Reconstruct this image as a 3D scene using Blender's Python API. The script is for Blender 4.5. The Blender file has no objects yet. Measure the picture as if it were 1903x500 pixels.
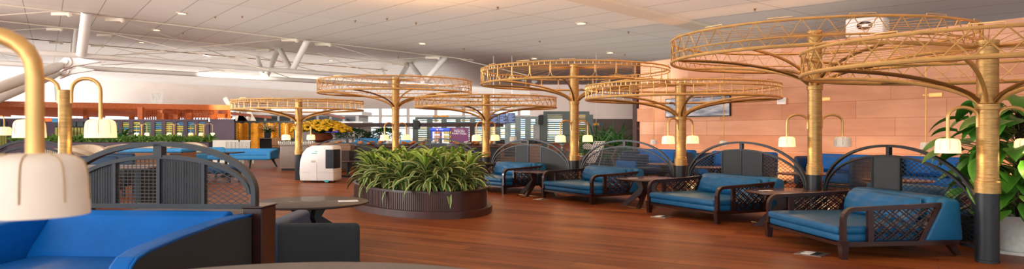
import bpy, bmesh, math, random
from mathutils import Vector, Matrix
random.seed(7)
PI = math.pi
SC = bpy.context.scene
COL = SC.collection

# ------------------------------------------------------------ camera, world, light, exposure
F = 1300.0                      # focal length in pixels of the 1903 x 500 frame
HY = 246.0                      # row of the eye level
EYE = 1.5
cam_d = bpy.data.cameras.new('camera'); cam = bpy.data.objects.new('camera', cam_d); COL.objects.link(cam)
cam.location = (0, 0, EYE); cam.rotation_euler = (PI/2, 0, 0)
cam_d.sensor_width = 36.0; cam_d.lens = F/1903*36.0; cam_d.shift_y = -(250-HY)/1903
cam_d.clip_end = 600
cam_d.dof.use_dof = True; cam_d.dof.focus_distance = 12.0; cam_d.dof.aperture_fstop = 2.7
SC.camera = cam
SC.view_settings.view_transform = 'Standard'
try: SC.view_settings.look = 'None'
except Exception: pass
SC.view_settings.gamma = 1.0; SC.view_settings.use_curve_mapping = False
SC.view_settings.exposure = 0.2

w = bpy.data.worlds.new('sky'); SC.world = w; w.use_nodes = True
wn = w.node_tree.nodes; bg = wn['Background']
bg.inputs[0].default_value = (0.93, 0.96, 1.0, 1); bg.inputs[1].default_value = WORLD_STRENGTH = 2.0

def area(name, loc, target, size, size_y, power, color):
    l = bpy.data.lights.new(name, 'AREA'); l.shape = 'RECTANGLE'; l.size = size; l.size_y = size_y
    l.energy = power; l.color = color
    o = bpy.data.objects.new(name, l); COL.objects.link(o); o.location = loc
    o.rotation_euler = (Vector(target)-Vector(loc)).to_track_quat('-Z', 'Y').to_euler()
    return o
# added fill panel behind the viewer, then daylight from the glass side at left
area('rear_fill', (-8, -9.5, 3.2), (2, 14, 2.5), 26, 6, 1050, (1.0, 0.97, 0.93))
area('side_daylight', (-30, 14, 3.0), (2, 16, 2.6), 26, 5, 5500, (1.0, 0.97, 0.94))
# added upward fill panels floating in mid-air, only to brighten the ceiling
area('hall_ceiling_fill', (-22, 98, 5.0), (-22, 98.1, 12), 100, 46, 9500, (1.0, 0.98, 0.95))
area('pergola_ceiling_fill', (-28, 65, 3.9), (-28, 65.1, 12), 46, 36, 3300, (1.0, 0.98, 0.95))
area('canopy_ceiling_fill', (-3, 24, 3.3), (-3, 24.1, 9), 26, 28, 760, (1.0, 0.95, 0.88))
area('entrance_ceiling_fill', (-9, 5, 3.4), (-9, 5.1, 9), 20, 16, 480, (1.0, 0.97, 0.93))
# added unseen spots that lift the underlit background, without any fittings
def spot(name, loc, target, power, color, cone=1.0):
    l = bpy.data.lights.new(name, 'SPOT'); l.energy = power; l.color = color; l.spot_size = cone; l.spot_blend = .6; l.shadow_soft_size = .3
    o = bpy.data.objects.new(name, l); COL.objects.link(o); o.location = loc
    o.rotation_euler = (Vector(target)-Vector(loc)).to_track_quat('-Z', 'Y').to_euler()
for x in (-29, -22, -16): spot('fill_spot_hedge', (x, 36, 5.3), (x+.5, 46, 1.4), 2600, (1.0, 0.95, 0.86), 1.05)
for x in (-4, 2): spot('fill_spot_partition', (x, 33, 5.0), (x+.5, 44, 1.3), 2200, (1.0, 0.97, 0.92), 1.0)
spot('fill_spot_palms', (4.5, 21, 4.6), (4.7, 31, .9), 1100, (1.0, 0.97, 0.92), .7)
spot('fill_spot_gold', (-21, 50, 5.2), (-21.5, 60, 1.2), 2600, (1.0, 0.85, 0.6), 1.0)
for x in (-20, -12): spot('fill_spot_kiosk', (x, 60, 5.8), (x, 75, 2.0), 3500, (1.0, 0.98, 0.95), 1.0)
spot('fill_spot_cooler', (-9, 15, 4.6), (-7.5, 26, .5), 900, (1.0, 0.97, 0.92), .9)
WALL_WASH = 34

# ------------------------------------------------------------ helpers
def lin(c): return c/12.92 if c <= .04045 else ((c+.055)/1.055)**2.4
def hexc(h): return tuple(lin(int(h[i:i+2], 16)/255) for i in (0, 2, 4))+(1,)
MATS = {}
def mat(name, h, rough=.5, metal=0, noise=None, bump=None, emit=None, emit_h=None, coat=0, spec=.5, trans=0, alpha=1, h2=None):
    """noise=(scale, amount) varies the colour, or (scale, amount, (sx,sy,sz)); bump=(scale, strength)"""
    if name in MATS: return MATS[name]
    m = bpy.data.materials.new(name); m.use_nodes = True; MATS[name] = m
    nt = m.node_tree; b = nt.nodes['Principled BSDF']
    b.inputs['Base Color'].default_value = hexc(h); b.inputs['Roughness'].default_value = rough
    b.inputs['Metallic'].default_value = metal; b.inputs['Coat Weight'].default_value = coat
    b.inputs['Specular IOR Level'].default_value = spec
    b.inputs['Transmission Weight'].default_value = trans; b.inputs['Alpha'].default_value = alpha
    tc = nt.nodes.new('ShaderNodeTexCoord')
    def nz(scale, st=(1, 1, 1)):
        mp = nt.nodes.new('ShaderNodeMapping'); mp.inputs['Scale'].default_value = st
        nt.links.new(tc.outputs['Object'], mp.inputs[0])
        n = nt.nodes.new('ShaderNodeTexNoise'); n.inputs['Scale'].default_value = scale; n.inputs['Detail'].default_value = 5
        nt.links.new(mp.outputs[0], n.inputs['Vector']); return n
    if noise:
        n = nz(noise[0], noise[2] if len(noise) > 2 else (1, 1, 1))
        r = nt.nodes.new('ShaderNodeValToRGB'); c = hexc(h)
        if h2: c2 = hexc(h2); r.color_ramp.elements[0].color = c2; r.color_ramp.elements[1].color = c
        else:
            a = noise[1]
            r.color_ramp.elements[0].color = tuple(max(0, x*(1-a)) for x in c[:3])+(1,)
            r.color_ramp.elements[1].color = tuple(min(1, x*(1+a)) for x in c[:3])+(1,)
        r.color_ramp.elements[0].position = .3; r.color_ramp.elements[1].position = .7
        nt.links.new(n.outputs['Fac'], r.inputs[0]); nt.links.new(r.outputs[0], b.inputs['Base Color'])
    if bump:
        n = nz(bump[0], bump[2] if len(bump) > 2 else (1, 1, 1))
        bp = nt.nodes.new('ShaderNodeBump'); bp.inputs['Strength'].default_value = bump[1]; bp.inputs['Distance'].default_value = .02
        nt.links.new(n.outputs['Fac'], bp.inputs['Height']); nt.links.new(bp.outputs[0], b.inputs['Normal'])
    if emit:
        b.inputs['Emission Color'].default_value = hexc(emit_h or h); b.inputs['Emission Strength'].default_value = emit
    return m

class MB:
    def __init__(s): s.v = []; s.f = []; s.uv = {}
    def add(s, vs, fs, M=None):
        n = len(s.v)
        s.v += [tuple(M @ Vector(v)) for v in vs] if M else [tuple(v) for v in vs]
        s.f += [tuple(i+n for i in f) for f in fs]; return s
    def box(s, x0, x1, y0, y1, z0, z1, M=None):
        vs = [(x, y, z) for z in (z0, z1) for y in (y0, y1) for x in (x0, x1)]
        return s.add(vs, [(0, 2, 3, 1), (4, 5, 7, 6), (0, 1, 5, 4), (2, 6, 7, 3), (0, 4, 6, 2), (1, 3, 7, 5)], M)
    def rbox(s, x0, x1, y0, y1, z0, z1, r=.03, seg=3, M=None, puff=0):
        bm = bmesh.new(); bmesh.ops.create_cube(bm, size=1)
        cx, cy, cz = (x0+x1)/2, (y0+y1)/2, (z0+z1)/2; sx, sy, sz = x1-x0, y1-y0, z1-z0
        for v in bm.verts: v.co = Vector((cx+v.co.x*sx, cy+v.co.y*sy, cz+v.co.z*sz))
        bmesh.ops.bevel(bm, geom=bm.edges[:], offset=min(r, min(sx, sy, sz)*.49), segments=seg, affect='EDGES', profile=.5)
        bm.verts.index_update()
        s.add([v.co[:] for v in bm.verts], [tuple(v.index for v in f.verts) for f in bm.faces], M); bm.free(); return s
    def pillow(s, sx, sy, sz, M=None, nx=14, nz=8, e=.35, crease=0):
        """cushion sx wide, sz tall, sy thick, centred"""
        vs = []; rows = 2
        for side in (1, -1):
            for j in range(nz+1):
                for i in range(nx+1):
                    u = i/nx*2-1; v = j/nz*2-1
                    t = ((1-abs(u)**4)*(1-abs(v)**4))**e if abs(u) < 1 and abs(v) < 1 else 0
                    q = crease*math.sin(u*9+v*4)*math.cos(v*7-u*3)*t
                    px = u*(1-.05*(1-abs(v))**2*0); 
                    cr = 1-.06*(u*u*v*v)
                    vs.append((px*sx/2*cr, side*(t*sy/2+q), v*sz/2*cr))
        n = (nx+1)*(nz+1); fs = []
        for k in (0, 1):
            for j in range(nz):
                for i in range(nx):
                    a = k*n+j*(nx+1)+i; q = (a, a+1, a+nx+2, a+nx+1)
                    fs.append(q[::-1] if k == 0 else q)
        return s.add(vs, fs, M)
    def tube(s, pts, r, n=8, closed=False, M=None, r2=None, caps=True):
        pts = [Vector(p) for p in pts]; N = len(pts); rings = []
        up = Vector((0, 0, 1)); prev = None
        for i, p in enumerate(pts):
            if closed: d = pts[(i+1) % N]-pts[i-1]
            else: d = pts[min(i+1, N-1)]-pts[max(i-1, 0)]
            if d.length < 1e-9: d = Vector((0, 0, 1))
            d.normalize()
            if prev is None:
                a = up if abs(d.z) < .9 else Vector((1, 0, 0)); x = d.cross(a).normalized()
            else:
                x = prev-d*prev.dot(d)
                x = x.normalized() if x.length > 1e-6 else d.orthogonal().normalized()
            prev = x; y = d.cross(x)
            rr = r[i] if isinstance(r, (list, tuple)) else r
            ry = rr if r2 is None else r2
            rings.append([p+x*(math.cos(2*PI*k/n)*rr)+y*(math.sin(2*PI*k/n)*ry) for k in range(n)])
        vs = [v for rg in rings for v in rg]; fs = []
        for i in range(N if closed else N-1):
            a = i*n; b = ((i+1) % N)*n
            for k in range(n): fs.append((a+k, a+(k+1) % n, b+(k+1) % n, b+k))
        if not closed and caps: fs.append(tuple(range(n))[::-1]); fs.append(tuple((N-1)*n+k for k in range(n)))
        return s.add(vs, fs, M)
    def bar(s, a, b, w, h, M=None, upv=(0, 0, 1)):
        """rectangular bar from a to b; w across, h along the up vector"""
        a = Vector(a); b = Vector(b); d = (b-a).normalized(); u = Vector(upv)
        x = d.cross(u)
        x = x.normalized() if x.length > 1e-5 else Vector((1, 0, 0))
        y = x.cross(d).normalized()
        vs = [p+x*(i*w/2)+y*(j*h/2) for p in (a, b) for j in (-1, 1) for i in (-1, 1)]
        return s.add(vs, [(0, 1, 3, 2), (4, 6, 7, 5), (0, 4, 5, 1), (2, 3, 7, 6), (0, 2, 6, 4), (1, 5, 7, 3)], M)
    def lathe(s, prof, n=24, M=None, sx=1, sy=1, cap=True):
        vs = []; fs = []; m = len(prof)
        for k in range(n):
            a = 2*PI*k/n
            for r, z in prof: vs.append((math.cos(a)*r*sx, math.sin(a)*r*sy, z))
        for k in range(n):
            for i in range(m-1):
                a = k*m+i; b = ((k+1) % n)*m+i; fs.append((a, b, b+1, a+1))
        if cap:
            if prof[0][0] > 1e-5: fs.append(tuple(k*m for k in range(n))[::-1])
            if prof[-1][0] > 1e-5: fs.append(tuple(k*m+m-1 for k in range(n)))
        return s.add(vs, fs, M)
    def prism(s, poly, t0, t1, M=None, axis='x'):
        """polygon (a,b) extruded along an axis: x -> (t,a,b), y -> (a,t,b), z -> (a,b,t)"""
        f = {'x': lambda a, b, t: (t, a, b), 'y': lambda a, b, t: (a, t, b), 'z': lambda a, b, t: (a, b, t)}[axis]
        n = len(poly); vs = [f(a, b, t0) for a, b in poly]+[f(a, b, t1) for a, b in poly]
        fs = [tuple(range(n))[::-1], tuple(range(n, 2*n))]+[(i, (i+1) % n, (i+1) % n+n, i+n) for i in range(n)]
        return s.add(vs, fs, M)
    def ball(s, c, rx, ry=None, rz=None, n=10, M=None):
        ry = ry or rx; rz = rz or rx; prof = [(max(1e-6, math.sin(PI*i/n)), -math.cos(PI*i/n)) for i in range(n+1)]
        T = Matrix.Translation(c) @ Matrix.Diagonal((rx, ry, rz, 1))
        return s.lathe(prof, n+4, (M @ T) if M else T, cap=False)
    def leaf(s, base, d, length, width, droop=.6, up=.5, n=6, twist=0, fold=.25, tip=1.0):
        """arching strip leaf with uv across"""
        base = Vector(base); hd = Vector((d[0], d[1], 0)); hd = hd.normalized() if hd.length > 1e-6 else Vector((1, 0, 0))
        side = Vector((-hd.y, hd.x, 0)); p = base.copy(); ang = up; pts = []
        for i in range(n+1):
            t = i/n; w = width*math.sin(PI*min(1, (t*.86+.1)))**.8*(1 if t < 1 else .05)
            dirv = hd*math.cos(ang)+Vector((0, 0, 1))*math.sin(ang)
            nrm = (-hd*math.sin(ang)+Vector((0, 0, 1))*math.cos(ang))
            sd = side*math.cos(twist*t)+nrm*math.sin(twist*t)
            pts.append((p-sd*w/2+nrm*w*fold, p.copy(), p+sd*w/2+nrm*w*fold))
            p = p+dirv*(length/n); ang -= droop*2.2/n*(0.4+t*tip)
        b = len(s.v)
        for a in pts: s.v += [tuple(x) for x in a]
        for i in range(n):
            o = b+i*3
            for k in (0, 1):
                fi = len(s.f); s.f.append((o+k, o+k+1, o+k+4, o+k+3))
                u0, u1 = (k*.5, k*.5+.5); s.uv[fi] = ((u0, i/n), (u1, i/n), (u1, (i+1)/n), (u0, (i+1)/n))
        return s
    def build(s, name, m, parent=None, smooth=False, loc=None, rz=0, ang=None):
        me = bpy.data.meshes.new(name); me.from_pydata(s.v, [], s.f); me.validate(clean_customdata=False)
        if s.uv:
            l = me.uv_layers.new(name='UVMap'); li = 0
            for p in me.polygons:
                uv = s.uv.get(p.index)
                if uv:
                    for k, q in zip(p.loop_indices, uv): l.data[k].uv = q
        me.update()
        me.materials.append(m if not isinstance(m, str) else MATS[m])
        if smooth:
            me.polygons.foreach_set('use_smooth', [True]*len(me.polygons))
            try: me.set_sharp_from_angle(angle=ang or math.radians(40))
            except Exception: pass
        o = bpy.data.objects.new(name, me); COL.objects.link(o)
        if parent: o.parent = parent
        if loc is not None: o.location = loc
        if rz: o.rotation_euler.z = rz
        return o

def tag(o, label=None, cat=None, group=None, kind=None):
    if label: o['label'] = label
    if cat: o['category'] = cat
    if group: o['group'] = group
    if kind: o['kind'] = kind
    return o
def thing(name, label, cat, loc=(0, 0, 0), rz=0, group=None):
    o = bpy.data.objects.new(name, None); COL.objects.link(o); o.location = loc; o.rotation_euler = (0, 0, rz)
    return tag(o, label, cat, group)
KIDS = {}
def copy_tree(o, parent=None):
    c = o.copy(); COL.objects.link(c)
    if parent: c.parent = parent
    for ch in [k for k in COL.objects if k.parent == o]: copy_tree(ch, c)
    return c
def struct(name, mb, m, **k):
    o = mb.build(name, m, **k); o['kind'] = 'structure'; return o
def X(px, Y): return (px-951.5)/F*Y
def Z(py, Y): return EYE+(HY-py)/F*Y
def P(px, py, Y): return Vector((X(px, Y), Y, Z(py, Y)))
def G(px, py):
    Y = EYE*F/(py-HY); return Vector((X(px, Y), Y, 0))
ORD = 'first second third fourth fifth sixth seventh eighth ninth tenth eleventh twelfth thirteenth fourteenth fifteenth sixteenth seventeenth eighteenth nineteenth twentieth'.split()
ORD += ['twenty-'+q for q in ORD[:9]]+['thirtieth']+['thirty-'+q for q in ORD[:9]]
def RZ(a): return Matrix.Rotation(a, 4, 'Z')
def TR(*p): return Matrix.Translation(p if len(p) == 3 else p[0])
def cutpoint_text(name, body, size, m, parent, loc, rot, ext=.004, align='CENTER'):
    c = bpy.data.curves.new(name, 'FONT'); c.body = body; c.size = size; c.extrude = ext; c.align_x = align
    t = bpy.data.objects.new(name+'_tmp', c); COL.objects.link(t)
    dg = bpy.context.evaluated_depsgraph_get(); dg.update()
    me = bpy.data.meshes.new_from_object(t.evaluated_get(dg)); COL.objects.unlink(t); bpy.data.objects.remove(t)
    me.materials.clear(); me.materials.append(m)
    o = bpy.data.objects.new(name, me); COL.objects.link(o); o.parent = parent; o.location = loc; o.rotation_euler = rot
    return o

# ------------------------------------------------------------ materials
GOLD = mat('brushed_gold', 'B8925A', .42, .8, noise=(6, .22, (1, 1, 9)), bump=(14, .25, (1, 1, 10)))
GOLDR = mat('gold_rod', 'DDB06C', .42, .6, noise=(5, .15))
BRONZE = mat('dark_bronze', '9A7340', .4, .85, noise=(5, .15))
BLACK = mat('black_steel', '23272B', .42, .3, noise=(8, .15), bump=(60, .05))
GREYST = mat('dark_grey_steel', '34393D', .45, .3, noise=(8, .12))
WALN = mat('dark_walnut', '2E140E', .3, 0, noise=(4, .35, (1, 1, 6)), coat=.3)
WALNT = mat('walnut_top', '4B2518', .22, 0, noise=(3, .4, (1, 9, 1)), coat=.25)
DTOP = mat('dark_table_top', '33251F', .45, 0, noise=(3, .25, (1, 8, 1)), coat=.12)
TEAL = mat('teal_leather', '185C86', .42, 0, noise=(5, .12), bump=(45, .12), spec=.3)
BLUE = mat('blue_leather', '0568BC', .45, 0, noise=(4, .1), bump=(60, .12), spec=.22)
NAVY = mat('navy_leather', '123F63', .45, 0, noise=(4, .1), bump=(60, .1))
CHAR = mat('charcoal_fabric', '2B3338', .85, 0, noise=(90, .25), bump=(160, .3))
SKYB = mat('light_blue_fabric', '2E8CC8', .6, 0, noise=(20, .1), bump=(90, .15))
WHITEP = mat('white_paint', 'EFEBE3', .5, 0, noise=(1.5, .03))
WHITEPL = mat('white_plastic', 'F1EFEC', .3, 0, noise=(3, .02), coat=.2)
CREAM = mat('cream_upholstery', 'CBB79C', .8, 0, noise=(25, .12), bump=(80, .2))
SHADE = mat('lit_paper_shade', 'F7EBD0', .7, 0, noise=(8, .04), emit=.85, emit_h='FFDC94')
SHADEO = mat('unlit_paper_shade', 'EFE8DC', .7, 0, noise=(8, .04), emit=.06, emit_h='FFE9C8')
SHADEN = mat('dim_paper_shade', 'F0E2D2', .65, 0, noise=(8, .05), emit=.06, emit_h='FFDDB0')
SEAM = mat('shade_seam', 'B89A70', .7)
BULB = mat('glowing_bulb', 'FFF0C8', .5, emit=9, emit_h='FFD890')
ORW = mat('orange_stained_wood', 'C65F1C', .5, 0, noise=(3, .25, (1, 6, 6)))
DBROWN = mat('dark_brown_board', '3C2019', .5, 0, noise=(4, .25))
SLAT = mat('planter_slat_wood', '42211A', .45, 0, noise=(6, .35, (1, 1, .3)))
SOIL = mat('potting_soil', '2B1B12', .95, noise=(30, .4), bump=(40, .6))
OAK = mat('oak_veneer', '946A47', .45, 0, noise=(3, .22, (1, 1, 9)))
STONE = mat('grey_stone_counter', '8A7B70', .4, 0, noise=(9, .12))
PURP = mat('aubergine_panel', '463240', .6, 0, noise=(3, .12))
GREYP = mat('grey_green_frame', '56605C', .5, 0, noise=(4, .1))
GLASS = mat('window_glass', 'EAF4F5', .05, 0, noise=(.5, .02), trans=.95)
def leaf_mat(name, mid, edge, e=.8, rough=.42):
    m = mat(name, mid, rough); nt = m.node_tree; b = nt.nodes['Principled BSDF']
    uv = nt.nodes.new('ShaderNodeUVMap'); sp = nt.nodes.new('ShaderNodeSeparateXYZ'); nt.links.new(uv.outputs[0], sp.inputs[0])
    a = nt.nodes.new('ShaderNodeMath'); a.operation = 'SUBTRACT'; a.inputs[1].default_value = .5; nt.links.new(sp.outputs[0], a.inputs[0])
    c = nt.nodes.new('ShaderNodeMath'); c.operation = 'ABSOLUTE'; nt.links.new(a.outputs[0], c.inputs[0])
    r = nt.nodes.new('ShaderNodeValToRGB'); r.color_ramp.elements[0].color = hexc(mid); r.color_ramp.elements[1].color = hexc(edge)
    r.color_ramp.elements[0].position = e*.42; r.color_ramp.elements[1].position = e*.5
    nt.links.new(c.outputs[0], r.inputs[0])
    n = nt.nodes.new('ShaderNodeTexNoise'); n.inputs['Scale'].default_value = 3.5
    tcn = nt.nodes.new('ShaderNodeTexCoord'); nt.links.new(tcn.outputs['Object'], n.inputs['Vector'])
    mx = nt.nodes.new('ShaderNodeMixRGB'); mx.blend_type = 'MULTIPLY'; mx.inputs[0].default_value = .6
    r2 = nt.nodes.new('ShaderNodeValToRGB'); r2.color_ramp.elements[0].color = (.4, .45, .35, 1); r2.color_ramp.elements[1].color = (1, 1, 1, 1)
    r2.color_ramp.elements[0].position = .35; r2.color_ramp.elements[1].position = .6
    nt.links.new(n.outputs[0], r2.inputs[0]); nt.links.new(r.outputs[0], mx.inputs[1]); nt.links.new(r2.outputs[0], mx.inputs[2])
    nt.links.new(mx.outputs[0], b.inputs['Base Color'])
    b.inputs['Subsurface Weight'].default_value = 0
    return m
DRAC = leaf_mat('striped_leaf', '4A7534', 'C2C077', .62, .42)
DRACL = leaf_mat('young_striped_leaf', '86AE3C', 'C6D060', .7, .42)
FERN = leaf_mat('hedge_leaf', '7DB050', 'B5CF70', .9, .5)
BIGL = leaf_mat('broad_leaf', '4F9030', '63A33E', .9, .38)
GRASSL = leaf_mat('palm_leaf', '3A6B33', '5E8F48', .9, .45)
TREEL = leaf_mat('ficus_leaf', '2C5E2E', '4A7A3E', .9, .5)
YEL = mat('yellow_petal', 'E2B21A', .6, noise=(30, .2))

# floor: long planks
fm = bpy.data.materials.new('plank_floor'); fm.use_nodes = True; MATS['plank_floor'] = fm
nt = fm.node_tree; b = nt.nodes['Principled BSDF']
tc = nt.nodes.new('ShaderNodeTexCoord'); mp = nt.nodes.new('ShaderNodeMapping'); nt.links.new(tc.outputs['Object'], mp.inputs[0])
mp.inputs['Rotation'].default_value = (0, 0, math.atan2(1, 1.64))   # planks run towards (-1.64, 1)
br = nt.nodes.new('ShaderNodeTexBrick'); nt.links.new(mp.outputs[0], br.inputs[0])
br.inputs['Scale'].default_value = 1; br.inputs['Brick Width'].default_value = 2.6; br.inputs['Row Height'].default_value = .27
br.inputs['Mortar Size'].default_value = .0035; br.inputs['Mortar Smooth'].default_value = .3; br.offset = .37
br.inputs['Color1'].default_value = hexc('8E4A24'); br.inputs['Color2'].default_value = hexc('B26A38'); br.inputs['Mortar'].default_value = hexc('4E2817')
br.inputs['Bias'].default_value = -.1
mp2 = nt.nodes.new('ShaderNodeMapping'); nt.links.new(mp.outputs[0], mp2.inputs[0]); mp2.inputs['Scale'].default_value = (.35, 5, 1)
n1 = nt.nodes.new('ShaderNodeTexNoise'); n1.inputs['Scale'].default_value = 1.6; n1.inputs['Detail'].default_value = 8; n1.inputs['Distortion'].default_value = .8
nt.links.new(mp2.outputs[0], n1.inputs['Vector'])
r1 = nt.nodes.new('ShaderNodeValToRGB'); r1.color_ramp.elements[0].position = .3; r1.color_ramp.elements[1].position = .72
r1.color_ramp.elements[0].color = (.42, .38, .36, 1); r1.color_ramp.elements[1].color = (1.0, .98, .95, 1)
nt.links.new(n1.outputs[0], r1.inputs[0])
mx = nt.nodes.new('ShaderNodeMixRGB'); mx.blend_type = 'MULTIPLY'; mx.inputs[0].default_value = .92
nt.links.new(br.outputs[0], mx.inputs[1]); nt.links.new(r1.outputs[0], mx.inputs[2]); nt.links.new(mx.outputs[0], b.inputs['Base Color'])
b.inputs['Roughness'].default_value = .40; b.inputs['Specular IOR Level'].default_value = .10
FLOORM = fm
# ------------------------------------------------------------ structure: floor, ceiling, walls
struct('floor', MB().add([(-70, -10, 0), (26, -10, 0), (26, 125, 0), (-70, 125, 0), (-70, -10, -.2), (26, -10, -.2), (26, 125, -.2), (-70, 125, -.2)],
       [(0, 1, 2, 3), (7, 6, 5, 4), (0, 4, 5, 1), (1, 5, 6, 2), (2, 6, 7, 3), (3, 7, 4, 0)]), FLOORM)

CC, CA, CM = 5.5, -.0576, .0089          # ceiling plane z = CC + CA*x + CM*y
def ceil_z(x, y): return CC+CA*x+CM*y
def C(px, py, drop=0):
    """point of the (lowered) ceiling plane seen at a pixel"""
    sx = (px-951.5)/F; sz = (HY-py)/F
    Y = (CC-drop-EYE)/(sz-CA*sx-CM); return Vector((sx*Y, Y, EYE+sz*Y))
cm = bpy.data.materials.new('ceiling_panels'); cm.use_nodes = True; MATS['ceiling_panels'] = cm
nt = cm.node_tree; b = nt.nodes['Principled BSDF']; b.inputs['Roughness'].default_value = .55
tc = nt.nodes.new('ShaderNodeTexCoord'); mp = nt.nodes.new('ShaderNodeMapping'); nt.links.new(tc.outputs['Object'], mp.inputs[0])
mp.inputs['Rotation'].default_value = (0, 0, -math.atan2(1, -.663)); mp.inputs['Location'].default_value = (2.0, .5, 0)
br = nt.nodes.new('ShaderNodeTexBrick'); nt.links.new(mp.outputs[0], br.inputs[0]); br.offset = 0
br.inputs['Scale'].default_value = 1; br.inputs['Brick Width'].default_value = 7.5; br.inputs['Row Height'].default_value = 1.38
br.inputs['Mortar Size'].default_value = .014; br.inputs['Mortar Smooth'].default_value = .1
br.inputs['Color1'].default_value = hexc('E6E1D8'); br.inputs['Color2'].default_value = hexc('E1DCD2'); br.inputs['Mortar'].default_value = hexc('8C8276')
nt.links.new(br.outputs[0], b.inputs['Base Color'])
pts = [(-110, -10), (60, -10), (60, 135), (-110, 135)]
struct('ceiling', MB().add([(x, y, ceil_z(x, y)+h) for h in (0, .15) for x, y in pts],
       [(3, 2, 1, 0), (4, 5, 6, 7), (0, 1, 5, 4), (1, 2, 6, 5), (2, 3, 7, 6), (3, 0, 4, 7)]), cm)
# rebated joint running across the panels near the wall
mb = MB(); mb.bar(C(1050, -12, .05), C(1340, 60, .05), .85, .12); struct('trim_1', mb, mat('ceiling_joint_beige', 'DACBB6', .6))

# terracotta wall
WD = Vector((-.663, 1, 0)).normalized(); WN = Vector((-WD.y, WD.x, 0))   # along, towards the room
def wallY(px): return 21.93/((px-951.5)/F+.663)
def W(px, py, off=0):
    Y = wallY(px); return P(px, py, Y)+WN*off
wm = bpy.data.materials.new('terracotta_tile'); wm.use_nodes = True; MATS['terracotta_tile'] = wm
nt = wm.node_tree; b = nt.nodes['Principled BSDF']; b.inputs['Roughness'].default_value = .6
tc = nt.nodes.new('ShaderNodeTexCoord'); mp = nt.nodes.new('ShaderNodeMapping'); nt.links.new(tc.outputs['Object'], mp.inputs[0])
cx = nt.nodes.new('ShaderNodeSeparateXYZ'); nt.links.new(mp.outputs[0], cx.inputs[0])
cb = nt.nodes.new('ShaderNodeCombineXYZ'); nt.links.new(cx.outputs[0], cb.inputs[0]); nt.links.new(cx.outputs[2], cb.inputs[1])
br = nt.nodes.new('ShaderNodeTexBrick'); nt.links.new(cb.outputs[0], br.inputs[0]); br.offset = .41; br.squash = 1.35; br.squash_frequency = 3
br.inputs['Scale'].default_value = 1; br.inputs['Brick Width'].default_value = 2.3; br.inputs['Row Height'].default_value = .47
br.inputs['Mortar Size'].default_value = .007; br.inputs['Mortar Smooth'].default_value = .2
br.inputs['Color1'].default_value = hexc('E6B595'); br.inputs['Color2'].default_value = hexc('D2946E'); br.inputs['Mortar'].default_value = hexc('BA7C5A')
n1 = nt.nodes.new('ShaderNodeTexNoise'); n1.inputs['Scale'].default_value = 1.1; n1.inputs['Detail'].default_value = 8
m3 = nt.nodes.new('ShaderNodeMapping'); m3.inputs['Scale'].default_value = (.7, 1, 2.6); nt.links.new(tc.outputs['Object'], m3.inputs[0])
nt.links.new(m3.outputs[0], n1.inputs['Vector'])
r1 = nt.nodes.new('ShaderNodeValToRGB'); r1.color_ramp.elements[0].position = .35; r1.color_ramp.elements[1].position = .7
r1.color_ramp.elements[0].color = (.78, .70, .66, 1); r1.color_ramp.elements[1].color = (1, 1, 1, 1)
nt.links.new(n1.outputs[0], r1.inputs[0])
mx = nt.nodes.new('ShaderNodeMixRGB'); mx.blend_type = 'MULTIPLY'; mx.inputs[0].default_value = .8
nt.links.new(br.outputs[0], mx.inputs[1]); nt.links.new(r1.outputs[0], mx.inputs[2]); nt.links.new(mx.outputs[0], b.inputs['Base Color'])
w0 = P(1191, 246, 25.85); w0.z = 0                  # far end of the wall
WL = 24.0; wall_ang = math.atan2(-WD.y, -WD.x)     # local +x runs along the wall towards the camera
mb = MB(); zz = 4.08
mb.box(0, WL, 0, .35, 0, zz)
# courses step out unevenly at the far end
for z0, z1, d in ((0, .95, .16), (.95, 1.9, .06), (1.9, 2.38, .2), (2.38, 3.3, .1), (3.3, zz, .02)):
    mb.box(-d, 0, 0, .35, z0, z1)
struct('wall_right', mb, wm, loc=w0, rz=wall_ang)
mb = MB(); mb.box(-.42, -.21, -.02, .6, 0, 4.1); struct('trim_2', mb, 'dark_brown_board', loc=w0, rz=wall_ang)
# mauve far wall, dark below
MAUVE = mat('mauve_plaster', 'C8B5AC', .7, noise=(1, .04))
mb = MB(); mb.box(X(985, 44), 9.2, 44, 44.3, 2.35, 4.5); struct('wall_back', mb, MAUVE)
mb = MB(); mb.box(X(1060, 44), 9.2, 44, 44.3, 0, 2.35); struct('wall_dark', mb, mat('dark_taupe_board', '4A3A34', .7, noise=(2, .15)))

# lower second roof soffit beyond, sloping down to the glass front
CS = mat('pink_white_soffit', 'E6D6C6', .6, 0, noise=(.4, .04))
xs_ = [(-110+12*k) for k in range(15)]; vs = []; fs = []
for x in xs_: vs += [(x, 121, ceil_z(x, 121)+.02), (x, 122, ceil_z(x, 122)-.6), (x, 126, 5.75), (x, 126, 6.0), (x, 121.2, ceil_z(x, 121)+.1)]
for k in range(len(xs_)-1):
    a, b_ = k*5, k*5+5
    for q in range(5): fs.append((a+q, a+(q+1) % 5, b_+(q+1) % 5, b_+q))
struct('ceiling_2', MB().add(vs, fs), CS)
# glass facade far away
FY = 126
for i, (za, zb) in enumerate(((0, .5), (2.1, 2.35), (4.3, 4.6), (6.2, 6.6), (8.2, 8.6), (10.2, 14))):
    mb = MB(); mb.box(-110, 58, FY, FY+.4, za, zb); struct('trim_%d' % (10+i), mb, 'white_paint')
mb = MB()
for k in range(34):
    x = -109+k*5; mb.box(x, x+.55, FY-.1, FY+.3, .5, 11)
struct('window_frame', mb, 'white_paint')
mb = MB(); mb.box(-110, 58, FY+.15, FY+.18, .5, 11); g = struct('window_1', mb, 'window_glass')

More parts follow.
